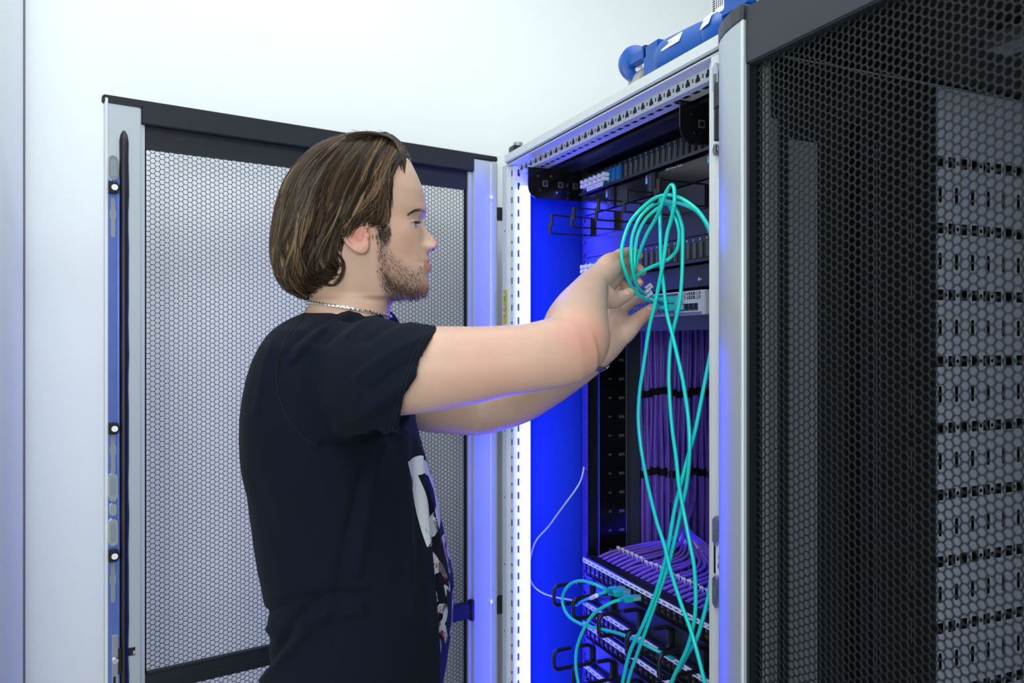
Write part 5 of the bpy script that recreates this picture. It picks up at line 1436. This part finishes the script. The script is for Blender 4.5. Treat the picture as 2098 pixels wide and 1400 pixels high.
# print on the chest: letters laid onto the cloth from the front
def shirt_print():
    m = bpy.data.materials.new('shirt_print'); m.use_nodes = True; nt = m.node_tree; b = nt.nodes['Principled BSDF']; b.inputs['Roughness'].default_value = .8
    tc = nt.nodes.new('ShaderNodeTexCoord'); n1 = nt.nodes.new('ShaderNodeTexNoise'); n1.inputs['Scale'].default_value = 34; n1.inputs['Detail'].default_value = 6
    n2 = nt.nodes.new('ShaderNodeTexNoise'); n2.inputs['Scale'].default_value = 60; n2.inputs['Detail'].default_value = 5
    nt.links.new(tc.outputs['Object'], n1.inputs['Vector']); nt.links.new(tc.outputs['Object'], n2.inputs['Vector'])
    sx = nt.nodes.new('ShaderNodeSeparateXYZ'); nt.links.new(tc.outputs['Object'], sx.inputs[0])
    def rng_(src, lo, hi):
        x = nt.nodes.new('ShaderNodeMapRange'); x.inputs[1].default_value = lo; x.inputs[2].default_value = hi; nt.links.new(src, x.inputs[0]); return x.outputs[0]
    def mx(f, a, c):
        x = nt.nodes.new('ShaderNodeMix'); x.data_type = 'RGBA'; nt.links.new(f, x.inputs[0])
        if isinstance(a, tuple): x.inputs[6].default_value = (*a, 1)
        else: nt.links.new(a, x.inputs[6])
        x.inputs[7].default_value = (*c, 1); return x.outputs[2]
    g = mx(rng_(n1.outputs['Fac'], .52, .60), lin((205, 210, 214)), lin((92, 98, 106)))
    f = nt.nodes.new('ShaderNodeMath'); f.operation = 'MULTIPLY'; nt.links.new(rng_(n2.outputs['Fac'], .50, .56), f.inputs[0]); nt.links.new(rng_(sx.outputs['Z'], 1.275, 1.265), f.inputs[1])
    nt.links.new(mx(f.outputs[0], g, lin((128, 48, 46))), b.inputs['Base Color']); MATS['shirt_print'] = m
shirt_print()
fdir = (rt * math.cos(yaw) + fw * math.sin(yaw)); ldir = (-rt * math.sin(yaw) + fw * math.cos(yaw))   # chest normal, wearer's left
cc = at(800, 1100, TY); bc_ = at(728, 1100, TY)
def chest(b_, z):
    o = cc + ldir * b_ + fdir * .6; o.z = z
    h = sb.ray_cast(o, -fdir); return h
def print_text(s, zc, height, b0, width):
    PR = MB(); vs_, fs_ = text_geo(s, 1.0, .035); xs_ = [v.x for v in vs_]; ys_ = [v.y for v in vs_]
    x0, x1, y0, y1 = min(xs_), max(xs_), min(ys_), max(ys_)
    bmx = bmesh.new()
    vv_ = [bmx.verts.new((v.x, v.y, 0)) for v in vs_]
    for f in fs_:
        try: bmx.faces.new([vv_[i] for i in f])
        except Exception: pass
    bmesh.ops.triangulate(bmx, faces=bmx.faces[:])
    for _ in range(3): bmesh.ops.subdivide_edges(bmx, edges=[e for e in bmx.edges if e.calc_length() > .06], cuts=1, use_grid_fill=True)
    bmesh.ops.triangulate(bmx, faces=bmx.faces[:])
    out = []; bad = set()
    for i, v in enumerate(bmx.verts):
        v.index = i
        b_ = b0 + (v.co.x - x0) / (x1 - x0) * width; z = zc + ((v.co.y - y0) / (y1 - y0) - .5) * height
        h = chest(b_, z)
        if h[0] is None: bad.add(i); out.append(Vector())
        else: out.append(h[0] + h[1] * .0006)
    fl = [[v.index for v in f.verts] for f in bmx.faces]; bmx.free()
    PR.add(out, [f for f in fl if not any(i in bad for i in f)], 'shirt_print')
    if PR.f: PR.build('print_letter', shirt, fix=False)
zpx = lambda py: CZ - (py - 700) / F_PX * TY
BN = -.050
def print_word(s, y0, y1, b0, width):
    n = len(s); wl = width / (n - .12)
    for i, c in enumerate(s):
        print_text(c, (zpx(y0) + zpx(y1)) / 2, zpx(y0) - zpx(y1), b0 + i * wl, wl * (.35 if c == 'I' else .86) )
print_word('D', 935, 1100, BN, .15)
print_word('ARMS', 1110, 1186, BN + .004, .30)
print_word('IN', 1193, 1216, BN + .014, .06)
print_word('RIOT', 1222, 1312, BN + .008, .28)
# ------------------------------------------------------------------ jewellery, trousers, shoes
def ring_around(bvh, c, ax, rmax, n, lift):
    ax = ax.normalized(); u = ax.orthogonal().normalized(); v = ax.cross(u); out = []
    for k in range(n):
        a = 2 * PI * k / n; d = u * math.cos(a) + v * math.sin(a)
        h = bvh.ray_cast(c + d * rmax, -d); out.append((h[0] + d * lift) if h[0] is not None else c + d * rmax * .6)
    return out
ncx = HP(712, 639); nax = (Vector((0, 0, 1)) + Fx * .16).normalized()
pts = ring_around(body_bvh, ncx + Vector((0, 0, .003)), nax, .11, 120, .0016)
ch = MB()
for k in range(120):
    a = pts[k]; b_ = pts[(k + 1) % 120]; t = (b_ - a).normalized(); s_ = t.cross(nax).normalized(); q = nax if k % 2 else s_
    ch.tube([a - t * .0016 + q * .0009, a + q * .0014, b_ + t * .0010 - q * .0009], .0016, 6, 'chrome')
ch.build('necklace', man, smooth=True)
wa, wb = at(1190, 747, 1.305), at(1232, 718, 1.282)
wc = wa.lerp(wb, .72); wax = wb - wa
pts = ring_around(body_bvh, wc, wax, .06, 26, .0018)
mb = MB(); wd_ = wax.normalized()
for k in range(26):
    a = pts[k]; b_ = pts[(k + 1) % 26]; t = (b_ - a); ln = t.length; t.normalize(); nrm = t.cross(wd_).normalized()
    mb.obox((a + b_) / 2, t, wd_, nrm, ln * .46, .0062, .0016, 'chrome', .0005)
mb.build('bracelet', man)
mb = MB()
def leg(l):
    h = bc_ + ldir * (.095 * l); pts = []
    for z, r, fo in ((1.0, .085, 0), (.96, .10, 0), (.85, .098, .0), (.65, .082, .005), (.50, .070, .01), (.32, .064, .0), (.10, .060, -.01)):
        p = h + fdir * fo + ldir * (.012 * l); p.z = z; pts.append((p, r))
    b = MB(); b.tube([p for p, r in pts], [r for p, r in pts], 24, 'denim'); TR.add(b.v, b.f, 'denim'); return pts[-1][0]
TR = MB(); feet = [leg(-1), leg(1)]
b = MB(); wp = bc_
b.tube([Vector((wp.x, wp.y, z)) for z in (1.0, .98, .95, .90)], [.11, .128, .135, .11], 28, 'denim', True, 1.0); TR.add(b.v, b.f, 'denim')
tm = remesh(TR, .008, 6); tm.materials.clear(); tm.materials.append(MATS['denim']); tm.polygons.foreach_set('use_smooth', [True] * len(tm.polygons)); link('trousers', tm, man)
for p in feet:
    b = MB(); c = Vector((p.x, p.y, 0)) + fdir * .05
    L2 = [(-.13, .030, .06), (-.10, .038, .085), (-.03, .040, .09), (.05, .046, .065), (.11, .046, .05), (.15, .034, .042), (.165, .016, .03)]
    Vv = []; n = 16
    for d, w_, h_ in L2:
        for k in range(n):
            a = 2 * PI * k / n; Vv.append(c + fdir * d + ldir * (w_ * math.cos(a)) + Vector((0, 0, max(0.0, h_ / 2 + h_ / 2 * math.sin(a)))))
    Fv = [(i * n + k, i * n + (k + 1) % n, (i + 1) * n + (k + 1) % n, (i + 1) * n + k) for i in range(len(L2) - 1) for k in range(n)] + [tuple(range(n)), tuple(reversed(range((len(L2) - 1) * n, len(L2) * n)))]
    b.add(Vv, Fv, 'shoe_black'); b.build('shoe', man, smooth=True)
